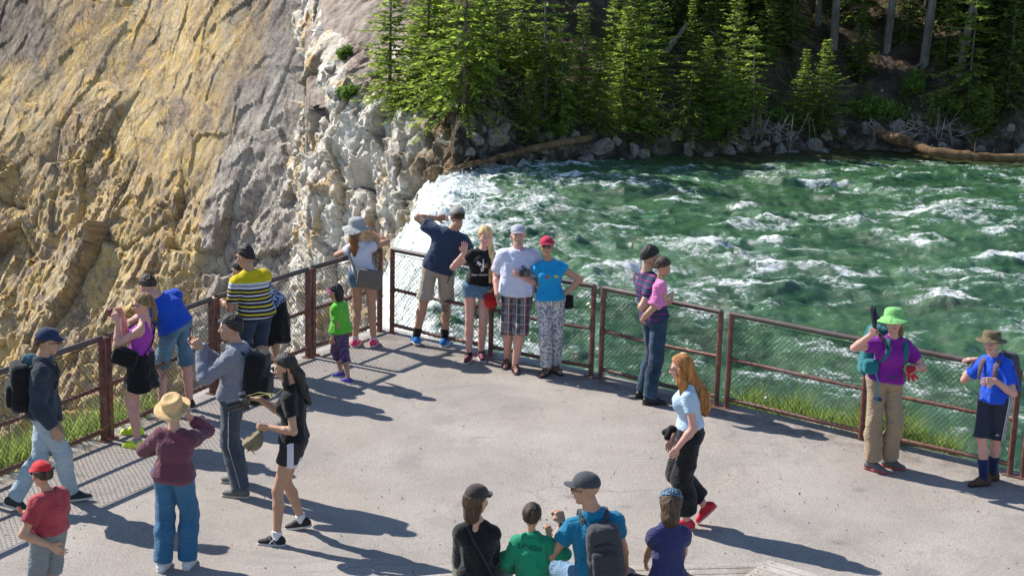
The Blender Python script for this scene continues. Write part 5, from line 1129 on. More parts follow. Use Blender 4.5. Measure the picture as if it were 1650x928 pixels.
# ------------------------------------------------------------------ cloths
M_BLK = m_cloth('black_cotton', (.010, .010, .012)); M_WHITE = m_cloth('white_cotton', (.70, .70, .73), .04)
M_JEANS = m_cloth('blue_denim', (.045, .105, .19), .3, 200, col2=(.07, .15, .25)); M_PALEJ = m_cloth('faded_denim', (.30, .40, .47), .15, 200, col2=(.42, .50, .55)); M_DENIM = m_cloth('denim_shorts_cloth', (.05, .12, .19), .3, 200, col2=(.12, .23, .33)); M_DKJ = m_cloth('dark_denim', (.012, .028, .06), .3, col2=(.03, .07, .12))
M_NAVY = m_cloth('navy_cloth', (.018, .024, .045)); 
M_RUB = simple('rubber_sole', (.55, .54, .52), .7, .1); M_BRUB = simple('dark_sole', (.03, .028, .026), .7, .1); M_BPL = simple('black_plastic', (.015, .015, .017), .3, .1, 9, 0, spec=.6); M_GLS = simple('lens_glass', (.02, .02, .035), .05, .1, 9, 0, spec=1); M_CHR = simple('bright_metal', (.55, .55, .55), .3, .05, 5, 0, metal=1)
W_ = m_cloth
def camera_prop(m, at, aim, label, s=1.0, lens=.07, strap=None):
    at = Vector(at); base = m.root+at; root = empty('camera', base, label, 'camera'); d = nz(aim); up = Vector((0, 0, 1)); r = d.cross(up).normalized(); u = r.cross(d); R = Matrix((r, d, u)).transposed()
    b = MB(); b.box((0, 0, 0), .135*s, .05*s, .085*s, R, .012*s); b.box(R@Vector((0, 0, .05*s)), .055*s, .05*s, .035*s, R, .01*s); b.build('camera_body', M_BPL, root)
    l = MB(); l.tube([R@Vector((0, y*s, -.005*s)) for y in (.02, .03, .03+lens*.5, .03+lens)], [.033*s, .034*s, .036*s, .038*s], 16); lo = l.build('lens', M_BPL, root); g = MB(); g.tube([R@Vector((0, (.031+lens)*s, -.005*s)), R@Vector((0, (.0325+lens)*s, -.005*s))], .031*s, 14); g.build('lens_glass', M_GLS, lo)
    if strap: strapline([Vector(p)-at for p in strap[0]], .009, .25, strap[1], 'strap', root)
    return root
def phone_prop(m, at, nrm, label, col=(.02, .02, .02), portrait=True, t=.01, w=.07, h=.14, tilt=0):
    root = empty('phone', m.root+Vector(at), label, 'phone'); d = nz(nrm); up = Vector((0, 0, 1)); r = d.cross(up).normalized(); u = r.cross(d); R = Matrix((r, d, u)).transposed()
    if not portrait: w, h = h, w
    b = MB(); b.box((0, 0, 0), w, t, h, R, .004); b.build('case', simple('phone_case', col, .4, .05, 5, 0), root); c = MB(); c.box(R@Vector((0, -t/2-.001, 0)), w*.9, .002, h*.9, R); c.build('screen', M_GLS, root); return root
# 1 -- the man in the navy cap
HOOD = m_cloth('dark_navy_hoodie', (.018, .027, .042), col2=(.035, .05, .07)); TEAL = m_cloth('teal_hood_cloth', (.028, .085, .115), col2=(.04, .12, .16))
p = Man('young man in navy cap and dark hoodie striding beside the left fence', 1.78, ((24, 822), (116, 806)), 88, (70, 692), (66, 580), (77, 551), hyaw=72, hp=8, syaw=72, skin='olive', hair='dark', wL=(92, 682, -.02), wR=(88, 690, -.16), eR=(-.9, -.3, -.3), eL=(-.6, .4, -.5), lift=(.03, 0), fp=(-18, 8), fyaw=(92, 88), sex='m', w=.93, knee=((1, 0, .1), (1, 0, .1)))
p.face(eyes=False); p.hair_cap(zmax=.052, low=-.035); p.cap((.018, .03, .075)); p.glasses(); p.shirt(HOOD, hem=-.03, slv=1.92, loose=.016, off=.020, name='hoodie', wr=.011, collar=.06); p.trousers(M_PALEJ, loose=.018, an=.052, wr=.011, kn=.062); p.shoes(simple('grey_canvas', (.035, .038, .04), .8), M_RUB, lace=M_RUB)
p.part('hood', lambda P: smax(smin(ell(P, p.TF(1.0, 0, -.075), (.10, .045, .06)), ell(P, p.TF(1.0, 0, .02), (.09, .085, .04)), .03), -ell(P, p.TF(1.08, 0, .01), (.055, .06, .08)), .01), [p.TF(1.0)], .2, TEAL, wr=.008)
p.part('tee', lambda P: smax(p.torso(P, .023, t0=.02, t1=.95), np.abs((P-A3(p.TF(.5, .015, 0)))@A3(p.rs))-.03, .005), [p.pel, p.nk], .2, m_cloth('pale_blue_tee', (.42, .55, .68)), wr=.003)
backpack(p, 'black backpack on the man in the navy cap', M_BLK, (.15, .085, .22), t=.50, off=.19)
# 2 -- boy in the red cap
RT = m_cloth('red_tee_cloth', (.28, .028, .045), .2, col2=(.40, .06, .07))
p = Man('boy in backward facing red cap, faded red tee and grey shorts at the bottom left', 1.52, ((62, 1016), (96, 1012)), -58, (80, 890), (80, 795), (67, 765), hyaw=-42, hp=8, skin='tan', hair='dark', wL=(82, 878, -.17), wR=(54, 826, .10), eL=(-1, -.3, -.2), eR=(-.3, .2, -.9), sex='c', w=1.0, hands=({'dir': (.8, -.1, -.5), 'palm': (0, 1, 0), 'curl': .25}, {'dir': (-1, -.2, .1), 'palm': (0, 0, 1), 'curl': .35}))
p.face(eyes=False); p.hair_cap(zmax=.052, low=-.062, thick=.013); p.cap((.52, .022, .028)); b = MB(); b.lathe([(.001, -.004), (.022, -.002), (.022, .002), (.001, .004)], p.HP(0, -.109, .052), R=Matrix([list(x) for x in (p.hR@np.array([[1, 0, 0], [0, 0, 1], [0, -1, 0]]))]), n=14, sy=.7); b.build('cap_opening', M_BLK, p.e); p.glasses(); p.shirt(RT, hem=.06, slv=.62, loose=.018, off=.014, wr=.009); p.trousers(m_cloth('grey_shorts_cloth', (.20, .225, .235)), f1=.95, loose=.03, wr=.01); p.shoes(M_BLK)
# 3 -- woman in the purple tank top
PUR = m_cloth('orchid_cloth', (.38, .055, .40), .1)
p = Man('woman in purple tank top and black skirt photographing over the left fence', 1.66, ((222, 722), (220, 700)), -82, (226, 612), (233, 522), (230, 491), hyaw=-84, hp=10, skin='pink', hair='dirty', wL=(190, 517, -.06), wR=(198, 508, .08), eL=(0, -.3, -1), eR=(0, .3, -1), sex='f', w=1.0, fyaw=(-75, -90), hands=({'dir': (-.5, .1, .9), 'palm': (-.3, 1, 0), 'curl': .6}, {'dir': (-.5, -.1, .9), 'palm': (-.3, -1, 0), 'curl': .6}))
p.face(eyes=False); p.glasses(); p.hair_cap(low=-.055, front=.05, extra=[((0, -.09, .02), (0, -.115, -.03), .035, .03)]); p.fall([p.HP(0, -.11, -.02), p.HP(0, -.115, -.09), p.HP(0, -.10, -.17)], [.026, .026, .014])
p.shirt(PUR, hem=.12, slv=0, off=.008, tank=True, name='tank_top', wr=.005); p.skirt(M_BLK, L=.30, waist=.30, flare=.045, fwd=-.02, wr=.016); p.trousers(M_BLK, f1=.55, loose=.012); p.shoes(simple('neon_yellow_mesh', (.62, .80, .04), .6, .15), simple('neon_sole', (.55, .7, .1), .6), sock=m_cloth('short_grey_sock', (.3, .25, .3)), sockh=.03)
phone_prop(p, (p.wr[0]+p.wr[1])*.5+Vector((-.10, 0, .06)), (-1, 0, -.1), 'compact red and black camera raised by the woman in purple', (.25, .015, .02), False, .025, .065, .10)
r0 = empty('shoulder_bag', p.root+p.TF(.12, -.16, .1), 'black shoulder bag at the hip of the woman in purple', 'bag'); o = p.TF(.12, -.16, .1); bagmesh('bag_body', lambda q: rbox(q, (0, 0, 0), (.13, .07, .09), .04), (-.17, -.1, -.13), (.17, .1, .13), M_BLK, r0, Matrix.Rotation(.3, 4, 'Y')); strapline([p.TF(.2, -.15, .1)-o, p.TF(.5, -.1, .14)-o, p.TF(.8, .0, .135)-o, p.TF(1.0, .075, .02)-o, p.TF(.9, .07, -.10)-o, p.TF(.5, -.05, -.125)-o, p.TF(.2, -.15, -.08)-o], .012, .3, M_BLK, 'strap', r0)
# 4 -- man in the blue tee leaning over
p = Man('man in bright blue tee and denim shorts leaning over the left fence', 1.78, ((262, 668), (306, 660)), -40, (285, 556), (258, 480), (238, 462), hyaw=-45, hp=30, skin='pink', hair='dark', wL=(206, 520, .35), wR=(232, 530, .45), eL=(-.3, -.5, -.6), eR=(.4, -.3, -.6), w=1.05)
p.hair_cap(low=-.05); p.shirt(m_cloth('royal_blue_cloth', (.010, .075, .50), .1), hem=.02, slv=.7, loose=.022, off=.016, wr=.010); p.trousers(M_DENIM, f1=1.05, loose=.03, wr=.010, an=.08); p.shoes(M_BRUB)
# 5 -- woman in the straw hat
MAR = m_cloth('mauve_knit', (.135, .045, .068), .12, 200)
p = Man('woman in straw fedora, mauve long sleeved top and blue trousers seen from behind', 1.60, ((262, 918), (303, 914)), 8, (280, 806), (283, 697), (280, 664), hyaw=12, hp=-10, skin='warm', hair='dark', wL=(266, 722, .30), wR=(301, 668, .16), eL=(-1, -.1, -.5), eR=(.7, -.2, -1), sex='f', w=1.08, hands=({'curl': .5}, {'dir': (-.3, .5, .8), 'palm': (-.5, .7, 0), 'curl': .6}), bust=False)
p.hair_cap(zmax=.052, low=-.078, thick=.014, front=.05); STRAW = simple('woven_straw', (.60, .40, .19), .8, .2, 40, .8, 130, .004)
p.hat([(.160, .012), (.150, .022), (.128, .018), (.105, .024), (.096, .030), (.096, .065), (.092, .10), (.080, .122), (.055, .118), (.030, .108), (.01, .104)], STRAW, 'straw_hat', None, wave=.012, tilt=10, z=.022)
p.shirt(MAR, hem=-.11, slv=1.72, loose=.010, off=.012, collar=.078, name='jersey', wr=.009, hemf=.008); p.trousers(m_cloth('mid_blue_jersey', (.035, .13, .25), .15), loose=.022, an=.058, kn=.068, ca=.066, wr=.012, th=.098); p.shoes(simple('white_leather', (.62, .62, .64), .5, .05), M_RUB)
# 6 -- man in the grey hoodie with phone
GH = m_cloth('grey_hoodie_cloth', (.20, .215, .26), .1); GP = m_cloth('slate_track_cloth', (.055, .07, .095), .1)
p = Man('man in grey hooded top and track trousers holding a phone up', 1.80, ((388, 801), (386, 778)), -82, (376, 658), (384, 562), (372, 529), hyaw=-84, hp=2, skin='tan', hair='black', wL=(324, 562, -.10), wR=(322, 556, .12), eL=(.1, -.4, -1), eR=(0, .3, -1), w=.98, fyaw=(-84, -88), hands=({'dir': (-.6, .1, .8), 'palm': (-.4, 1, 0), 'curl': .7}, {'dir': (-.6, -.1, .8), 'palm': (-.4, -1, 0), 'curl': .7}))
p.face(); p.hair_cap(low=-.045, thick=.014); g = MB(); 
p.shirt(GH, hem=-.06, slv=1.95, loose=.022, off=.018, name='hooded_top', wr=.012, collar=.066); p.trousers(GP, loose=.028, an=.072, kn=.068, ca=.07, wr=.010)
for i in (0,): strapline([p.hp[i]+Vector((.0, -.095, -.05)), p.kn[i]+Vector((.0, -.094, 0)), p.kn[i].lerp(p.ank[i], .5)+Vector((.01, -.086, 0)), p.ank[i]+Vector((.01, -.078, .03))], .016, .3, m_cloth('pale_grey_piping', (.33, .34, .36)), 'side_stripe', p.tr)
p.shoes(simple('grey_mesh', (.10, .11, .11), .7), simple('tan_sole', (.45, .40, .33), .7), lace=simple('lime_trim', (.55, .75, .06), .5))
strapline([p.HP(x, y, z) for x, y, z in ((-.078, .05, .065), (-.05, .085, .072), (0, .10, .074), (.05, .085, .072), (.078, .05, .065))], .014, .5, M_GLS, 'sunglasses', p.e)
backpack(p, 'black backpack on the man in the grey hooded top', M_BLK, (.15, .10, .25), t=.42, off=.205)
phone_prop(p, (p.wr[0]+p.wr[1])*.5+Vector((-.09, 0, .13)), (-1, 0, .05), 'slim phone held up by the man in the grey hooded top', (.03, .03, .035))
# 7 -- man in the striped shirt
stops = [(0, (.55, .55, .57))]
ST = [(.0, (.02, .024, .045)), (.03, (.6, .6, .62)), (.055, (.02, .024, .045)), (.105, (.62, .50, .03)), (.14, (.02, .024, .045)), (.19, (.6, .6, .62)), (.215, (.02, .024, .045)), (.265, (.62, .50, .03)), (.30, (.02, .024, .045)), (.35, (.6, .6, .62)), (.375, (.02, .024, .045)), (.425, (.62, .50, .03)), (.455, (.02, .024, .045)), (.50, (.6, .6, .62)), (.53, (.02, .024, .045)), (.575, (.62, .50, .03)), (.605, (.02, .024, .045)), (.65, (.62, .62, .64)), (.69, (.25, .27, .32)), (.73, (.62, .62, .64)), (.765, (.56, .44, .015))]
p = Man('man in yellow, navy and white striped polo leaning on the left fence', 1.78, ((404, 628), (432, 624)), -32, (414, 540), (402, 443), (395, 414), hyaw=-62, hp=12, skin='tan', hair='black', wL=(352, 480, .10), wR=(382, 478, .42), eL=(.2, -.4, -.8), eR=(.6, -.2, -.6), w=1.06, hands=({'dir': (-1, .3, -.1), 'palm': (0, 0, -1), 'curl': .4}, None))
stz0 = p.pel.z-.06; M_ST = None
def stripes32(name, stops, z0, z1):
    a, b = stops[:11], stops[11:]; m = NT(name); f = m.math('DIVIDE', m.math('SUBTRACT', m.math('ADD', m.z('Z'), m.math('MULTIPLY', m.math('SUBTRACT', m.noise(6, 2), .5), .012)), z0), z1-z0)
    r1 = m.ramp(f, a, 'CONSTANT'); r2 = m.ramp(f, b, 'CONSTANT'); g = m.math('GREATER_THAN', f, b[0][0]); m.col(m.mix(g, r1, r2)); m.set(rough=.85, spec=.2); m.bump(m.noise(14, 3, .5, m.co((1, 1, 2.2)), 1.2), .45, .02); return m.m
p.face(eyes=False); p.glasses((.02, .02, .025)); p.hair_cap(low=-.045, thick=.016); p.shirt(stripes32('striped_polo_cloth', ST, p.pel.z-.02, p.nk.z+.03), hem=-.04, slv=.72, loose=.022, off=.018, name='polo_shirt', wr=.009); p.trousers(m_cloth('navy_shorts_cloth', (.018, .035, .075)), f1=1.1, loose=.035, wr=.01, an=.08); p.shoes(M_BRUB)
# 8 -- woman beyond him
FL = NT('floral_cloth'); v_ = FL.voro(34, None, 'F1', 'Color'); FL.col(FL.mix(FL.ramp(FL.noise(30, 3), [(.46, 0), (.5, 1)]), (.02, .03, .10), FL.ramp(v_, [(.3, (.55, .58, .66)), (.7, (.06, .10, .3))]))); FL.set(rough=.85)
p = Man('woman in floral blue top mostly hidden beyond the striped man', 1.62, ((428, 606), (448, 602)), -40, (444, 528), (410, 452), (386, 436), hyaw=-62, hp=15, skin='warm', hair='black', sex='f', wL=(380, 482, .25), wR=(400, 486, .3), eL=(.2, -.4, -.8), eR=(.5, -.2, -.6))
p.face(eyes=False); p.glasses(); p.hair_cap(low=-.06, thick=.013); p.shirt(FL.m, hem=.05, slv=.6, loose=.02, off=.014); p.skirt(M_BLK, L=.42, waist=.18, flare=.02); p.shoes(M_BLK)
# 9 -- the girl with the camera
p = Man('young woman in black tee and black white trimmed shorts carrying a camera', 1.68, ((446, 878), (486, 853)), -84, (474, 716), (470, 622), (460, 592), hyaw=-80, hp=16, skin='tan', hair='black', wL=(432, 688, -.12), wR=(418, 643, .14), eL=(.7, -.5, -1), eR=(.6, .4, -1), sex='f', w=.93, fyaw=(-88, -84), knee=((-1, 0, .1), (-1, 0, .1)), hands=({'dir': (-1, -.1, 0), 'palm': (0, .8, .2), 'curl': .8}, {'dir': (-1, 0, .1), 'palm': (0, 0, -1), 'curl': .7}), fp=(0, -12), lift=(0, .02))
p.face(); p.hair_cap(low=-.07, thick=.014, front=.05); p.fall([p.HP(0, -.06, .0), p.HP(.01, -.10, -.10), p.HP(.01, -.10, -.24), p.TF(.70, -.0, -.15)], [.050, .046, .042, .02]); p.fall([p.HP(-.06, -.01, -.02), p.HP(-.07, .015, -.12), p.HP(-.06, .05, -.24)], [.02, .024, .014])
p.shirt(M_BLK, hem=.05, slv=.55, loose=.016, off=.010, wr=.008)
SH = NT('black_white_sports_cloth'); 
def sports(p):
    m = NT('sports_shorts_cloth'); z = m.z('Z'); x = m.z('X'); a = m.math('LESS_THAN', z, p.kn[0].lerp(p.hp[0], .55).z+.03); b = m.math('LESS_THAN', m.math('ABSOLUTE', m.math('SUBTRACT', x, p.pel.x-.01)), .028); m.col(m.mix(m.math('MAXIMUM', a, b), (.012, .012, .014), (.6, .58, .64))); m.set(rough=.7); m.bump(m.noise(14, 3, .5, m.co((1, 1, 2.2)), 1.2), .4, .02); return m.m
p.trousers(sports(p), f1=.42, loose=.02, off=.012, th=.092, wr=.006, hemf=.01); p.shoes(simple('black_mesh', (.018, .018, .02), .7), M_RUB, sock=M_WHITE, sockh=.05, lace=M_RUB)
for i in (0,): 
    g, fy, l_, f_ = p.ft[i]
    strapline([g+Vector((-.02+x, -.047, .03+z)) for x, z in ((-.04, 0), (0, .045), (.02, .05))], .006, .5, M_RUB, 'side_mark', p.e); strapline([g+Vector((-.06+x, -.047, .03+z)) for x, z in ((0, .05), (.03, .02), (.06, .0))], .006, .5, M_RUB, 'side_mark', p.e)
cpos = p.wr[1]+Vector((-.13, -.02, -.02)); YST = m_cloth('yellow_black_strap', (.20, .19, .05), .5, sc=30)
camera_prop(p, cpos, (-1, -.25, -.25), 'black camera with long lens on the strap of the young woman in black', 1.3, .09, ([cpos+Vector((.05, 0, .04)), cpos+Vector((.22, -.05, .09)), p.TF(.80, -.04, .17), p.TF(.97, -.06, .06), p.TF(1.02, -.03, -.05), p.TF(.97, .06, .04), p.TF(.80, .05, .15), cpos+Vector((.12, .06, .07)), cpos+Vector((.02, .04, .04))], YST))
hb = p.wr[0]+Vector((-.13, 0, -.05)); rr = empty('held_cap', p.root+hb, 'khaki cap held by the young woman in black', 'cap'); KH = m_cloth('khaki_cap_cloth', (.20, .165, .10)); R_ = Matrix.Rotation(.9, 3, 'Y')
bagmesh('crown', lambda q: smax(ell(q, (0, 0, 0), (.10, .11, .12)), -q[:, 2]-.01, .005), (-.15,)*3, (.15,)*3, KH, rr, Matrix.Translation((-.02, 0, -.05))@Matrix.Rotation(2.5, 4, 'Y')); b = MB(); b.lathe([(.10, 0), (.115, -.004), (.10, -.008), (.06, -.006)], (.0, 0, -.10), R=Matrix.Rotation(-.9, 3, 'Y'), n=20, sx=.9); b.build('brim', KH, rr)
strapline([(0, 0, 0), (-.03, -.02, -.06), (-.01, -.03, -.16), (.02, -.03, -.19)], .006, .5, KH, 'cord', rr)
# 10 -- child in green
p = Man('small child in lime green tee and purple leggings beside the left fence', 1.17, ((550, 607), (561, 617)), -62, (549, 560), (546, 492), (540, 471), hyaw=-72, hp=12, skin='tan', hair='black', wL=(536, 545, -.06), wR=(558, 535, .2), eL=(.5, -.3, -.3), sex='c', w=1.0, fyaw=(-95, -60))
p.face(); p.hair_cap(low=-.075, thick=.016, front=.05, extra=[((0, -.05, -.02), (0, -.055, -.085), .075, .06)]); strapline([p.HP(x, y, z) for x, y, z in ((-.085, .0, .0), (-.075, .075, .04), (0, .105, .06), (.075, .075, .04), (.085, .0, .0))], .010, .6, simple('pink_band', (.45, .03, .22), .4), 'headband', p.e)
p.shirt(m_cloth('lime_cloth', (.12, .48, .04), .1), hem=-.05, slv=.65, loose=.02, off=.016, hemf=.03, wr=.008); LEG = NT('purple_print_cloth'); LEG.col(LEG.ramp(LEG.noise(60, 2), [(.42, (.045, .02, .07)), (.6, (.16, .10, .20))])); LEG.set(rough=.85); p.trousers(LEG.m, f1=1.35, loose=.02, wr=.006, an=.06); p.shoes(simple('violet_mesh', (.075, .05, .32), .6), M_RUB, lace=M_RUB)
# 11 -- woman in the white top with grey hat
p = Man('woman in white tee, denim shorts and grey sun hat taking a picture at the corner', 1.68, ((572, 558), (602, 558)), 12, (584, 468), (578, 396), (575, 370), hyaw=20, hp=0, skin='tan', hair='auburn', wL=(566, 396, .36), wR=(598, 374, .22), eL=(-1, -.2, -.6), eR=(1, -.2, -.4), sex='f', w=.96, bust=False, fyaw=(15, 10), hands=({'curl': .5}, {'dir': (-.4, .6, .7), 'palm': (-.7, .3, 0), 'curl': .6}))
p.hair_cap(zmax=.052, low=-.07, thick=.012); p.fall([p.HP(.0, -.06, -.03), p.HP(.0, -.085, -.12), p.HP(.01, -.09, -.22), p.HP(.02, -.095, -.31)], [.06, .052, .045, .02]); HATG = m_cloth('pale_grey_hat_cloth', (.36, .36, .36), .08)
p.hat([(.178, -.022), (.172, -.012), (.14, .008), (.108, .026), (.098, .036), (.098, .07), (.094, .108), (.07, .130), (.03, .136), (.004, .137)], HATG, 'sun_hat', simple('dark_hat_band', (.05, .05, .06), .8), wave=.014, seed=4, z=.0)
p.shirt(m_cloth('white_tee_cloth', (.66, .66, .76), .04), hem=.10, slv=.32, loose=.008, off=.010, wr=.007); p.trousers(M_DENIM, f1=.28, loose=.016, off=.012, th=.096, wr=.006); p.shoes(simple('hot_pink_mesh', (.72, .05, .16), .6), M_RUB, sock=m_cloth('pale_sock', (.65, .5, .55)), sockh=.04)
o = p.TF(-.02, .14, -.17); rr = empty('satchel', p.root+o, 'taupe satchel slung across the woman in the white tee', 'bag'); SAT = m_cloth('taupe_canvas', (.175, .15, .125), .1); bagmesh('bag_body', lambda q: rbox(q, (0, 0, 0), (.15, .045, .115), .03), (-.18, -.08, -.15), (.18, .08, .15), SAT, rr, Matrix.Rotation(.16, 4, 'Y')); bagmesh('flap', lambda q: rbox(q, (0, -.045, .025), (.148, .012, .09), .01), (-.18, -.08, -.15), (.18, .08, .15), SAT, rr, Matrix.Rotation(.16, 4, 'Y'), wr=.002)
strapline([p.TF(.04, -.02, -.17)-o, p.TF(.35, -.05, -.125)-o, p.TF(.70, -.09, -.14)-o, p.TF(.98, -.085, -.02)-o, p.TF(.80, -.05, .12)-o, p.TF(.4, .1, .13)-o, p.TF(.12, .18, .02)-o, p.TF(.05, .22, -.12)-o], .022, .2, m_cloth('pale_strap_canvas', (.36, .34, .29), .08), 'strap', rr)
# 12 -- man at the corner in the navy tee
p = Man('tall man in navy tee and khaki shorts leaning to look at the waterfall', 1.86, ((670, 556), (716, 557)), 4, (706, 450), (724, 378), (737, 350), hyaw=-12, hp=14, skin='tan', hair='dark', wL=(704, 352, .26), wR=(738, 388, .38), eL=(-1, -.1, .35), eR=(.6, .2, -.8), w=1.04, fyaw=(-22, 15), hands=({'dir': (1, .3, .1), 'curl': .5}, None))
p.hair_cap(zmax=.052, low=-.05); p.cap((.30, .29, .26), back=True, name='pale_cap'); p.shirt(m_cloth('slate_navy_cloth', (.035, .052, .10), .1), hem=-.02, slv=.60, loose=.022, off=.016, wr=.010); p.trousers(m_cloth('khaki_cloth', (.42, .37, .30), .08), f1=.92, loose=.032, wr=.010, hemf=.012); p.shoes(simple('bright_blue_mesh', (.015, .16, .48), .6, .4, 30), M_RUB, sock=M_BLK, lace=simple('lime_trim', (.55, .75, .06), .5))
strapline([p.TF(.10, u, v) for u, v in ((-.185, 0), (-.13, -.12), (0, -.155), (.13, -.12), (.185, 0), (.13, .14), (0, .16), (-.13, .14), (-.185, 0))], .018, .3, M_BLK, 'waist_belt', p.e); strapline([p.TF(.10, .16, -.10), p.TF(-.05, .17, -.11), p.TF(-.22, .165, -.10)], .012, .4, M_BLK, 'loose_strap', p.e)
# 13 -- the waving woman
p = Man('blonde woman in black tee and denim shorts waving at the camera', 1.70, ((775, 578), (755, 582)), 176, (769, 470), (779, 405), (782, 381), hyaw=172, hp=2, skin='pink', hair='blond', wL=(797, 462, -.04), wR=(748, 408, -.20), eL=(.6, .4, -.2), eR=(-1, .0, -1), sex='f', w=.98, fyaw=(165, 190), hands=({'curl': .6}, {'dir': (.05, 0, 1), 'palm': (0, -1, 0), 'curl': .08, 'spread': .14, 'flip': False}))
p.face(); p.hair_cap(low=-.06, front=.035, thick=.013); p.fall([p.HP(-.04, .0, -.03), p.HP(-.055, .01, -.11), p.HP(-.075, .045, -.2), p.TF(.55, -.12, .10), p.TF(.25, -.13, .12)], [.04, .034, .034, .032, .016])
BT = p.shirt(M_BLK, hem=.10, slv=.38, loose=.010, off=.010, wr=.006); p.trousers(M_DENIM, f1=.30, loose=.016, off=.012, th=.094, wr=.006); p.shoes(simple('dark_maroon_mesh', (.14, .02, .035), .6, .3), M_RUB, sock=M_BLK, sockh=.03, lace=M_RUB)
def decal(name, text, m, target, c, h, mat, dirn=(0, -1, 0), rot=0, italic=0, parent=None, extra=None):
    """lettering or flat shapes laid on a garment"""
    d = nz(dirn); up = Vector((0, 0, 1)); r = d.cross(up).normalized()*-1; u = Vector((0, 0, 1)); u = (u-d*u.dot(d)).normalized(); ca, sa = math.cos(rot), math.sin(rot); r, u = r*ca+u*sa, u*ca-r*sa
    Vl, Fl = [], []
    if text:
        cu = bpy.data.curves.new('t', 'FONT'); cu.body = text; cu.align_x = 'CENTER'; cu.size = 1; cu.shear = italic; cu.offset = .012; cu.resolution_u = 3; to = bpy.data.objects.new('t', cu); COL.objects.link(to)
        dg = bpy.context.evaluated_depsgraph_get(); me = bpy.data.meshes.new_from_object(to.evaluated_get(dg)); bpy.data.objects.remove(to)
        bm = bmesh.new(); bm.from_mesh(me); bmesh.ops.triangulate(bm, faces=bm.faces[:]); bmesh.ops.subdivide_edges(bm, edges=[e for e in bm.edges if e.calc_length() > .15], cuts=2); Vl = [v.co.copy() for v in bm.verts]; bm.verts.index_update(); Fl = [[v.index for v in f.verts] for f in bm.faces]; bm.free()
    if extra:
        for poly in extra: b = len(Vl); Vl += [Vector((x, y, 0)) for x, y in poly]; Fl.append(list(range(b, b+len(poly))))
    bv = BVHTree.FromPolygons([v.co.copy() for v in target.data.vertices], [tuple(q.vertices) for q in target.data.polygons]); V = []
    for v in Vl:
        q = Vector(c)+r*v.x*h+u*v.y*h; hh = bv.ray_cast(q+d*.6, -d); V.append((hh[0] if hh[0] else q)+d*.004)
    return mesh(name, V, Fl, mat, parent or target, smooth=False)
PRW = simple('white_print', (.62, .6, .6), .8, .2, 60, 0); PRR = simple('rust_print', (.22, .08, .05), .8)
decal('lettering', 'New Orleans', p, BT, p.TF(.36, 0, 0), .036, PRW, p.f, .04, .3)
def circ(x, y, r, n=10, sx=1): return [(x+r*math.cos(6.283*i/n)*sx, y+r*math.sin(6.283*i/n)) for i in range(n)]
decal('print', '', p, BT, p.TF(.60, 0, 0), .1, PRW, p.f, 0, extra=[circ(-.4, .55, .16), circ(-.15, .35, .13), [(-.35, .3), (-.28, .1), (-.1, .5), (-.2, .6)], [(.15, .75), (.3, .55), (.22, .2), (.32, -.1), (.2, -.55), (.08, -.5), (.12, -.1), (.0, .2)], [(.3, .3), (.48, .1), (.42, 0), (.2, .15)], circ(.2, .85, .09), [(-.1, -.1), (.0, .05), (.1, -.5), (-.05, -.6)], circ(-.55, .35, .06), circ(-.5, .7, .05)]); decal('print', '', p, BT, p.TF(.62, -.055, 0), .1, PRR, p.f, 0, extra=[circ(0, .2, .3, 14, .8)])
hb = p.wr[0]+Vector((-.03, -.05, -.16)); rr = empty('held_cap', p.root+hb, 'red cap held down by the blonde waving woman', 'cap'); RC = m_cloth('red_cap_cloth', (.52, .02, .02)); bagmesh('crown', lambda q: smax(ell(q, (0, 0, 0), (.085, .09, .10)), q[:, 2]-.06, .01), (-.12,)*3, (.12,)*3, RC, rr, Matrix.Rotation(.5, 4, 'Y')); b = MB(); b.lathe([(.055, .0), (.07, .006), (.055, .012)], (-.035, -.04, .055), R=Matrix.Rotation(.5, 3, 'X'), n=16, sy=1.1); b.build('brim', RC, rr)
# 14 -- the man in white
PL = NT('plaid_cloth'); x_, z_ = PL.z('X'), PL.z('Z'); y_ = PL.z('Y')
def band(m, v, per, w, ph=0): return m.math('LESS_THAN', m.math('FRACT', m.math('ADD', m.math('DIVIDE', v, per), ph)), w)
c = PL.mix(band(PL, x_, .095, .38), (.045, .05, .08), (.20, .18, .19)); c = PL.mix(PL.math('MULTIPLY', band(PL, z_, .11, .35), .6), c, (.12, .07, .075)); c = PL.mix(band(PL, x_, .095, .10, .55), c, (.55, .5, .48)); c = PL.mix(PL.math('MULTIPLY', band(PL, z_, .11, .08, .6), .8), c, (.45, .38, .36)); c = PL.mix(band(PL, x_, .19, .06, .2), c, (.30, .06, .05)); PL.col(c); PL.set(rough=.85); PL.bump(PL.noise(14, 3, .5, None, 1.2), .5, .02)
p = Man('older bearded man in white tee, plaid shorts and pale grey cap standing for a photo', 1.80, ((830, 598), (817, 590)), 180, (833, 486), (836, 404), (835, 380), hyaw=176, hp=-8, skin='pink', hair='grey', wL=(843, 446, -.24), wR=(801, 474, -.04), eL=(.7, .5, -.9), eR=(-.35, 1, -.3), w=1.10, belly=.035, fyaw=(172, 188), hands=({'dir': (-1, -.15, .15), 'palm': (0, .2, 1), 'curl': .6}, {'curl': .4}))
p.face(); p.hair_cap(zmax=.052, low=-.04, thick=.009); p.cap((.36, .38, .43), name='grey_cap')
def goatee(P): 
    q = (P-A3(p.hc))@p.hR/p.hs; d = smin(ell(q, (0, .078, -.088), (.032, .022, .022)), ell(q, (0, .098, -.047), (.028, .008, .006)), .008); return d*p.hs
p.part('beard', goatee, [p.hc], .14, m_hair('grey_beard', (.2, .17, .15), (.42, .38, .35)), .006, .003)
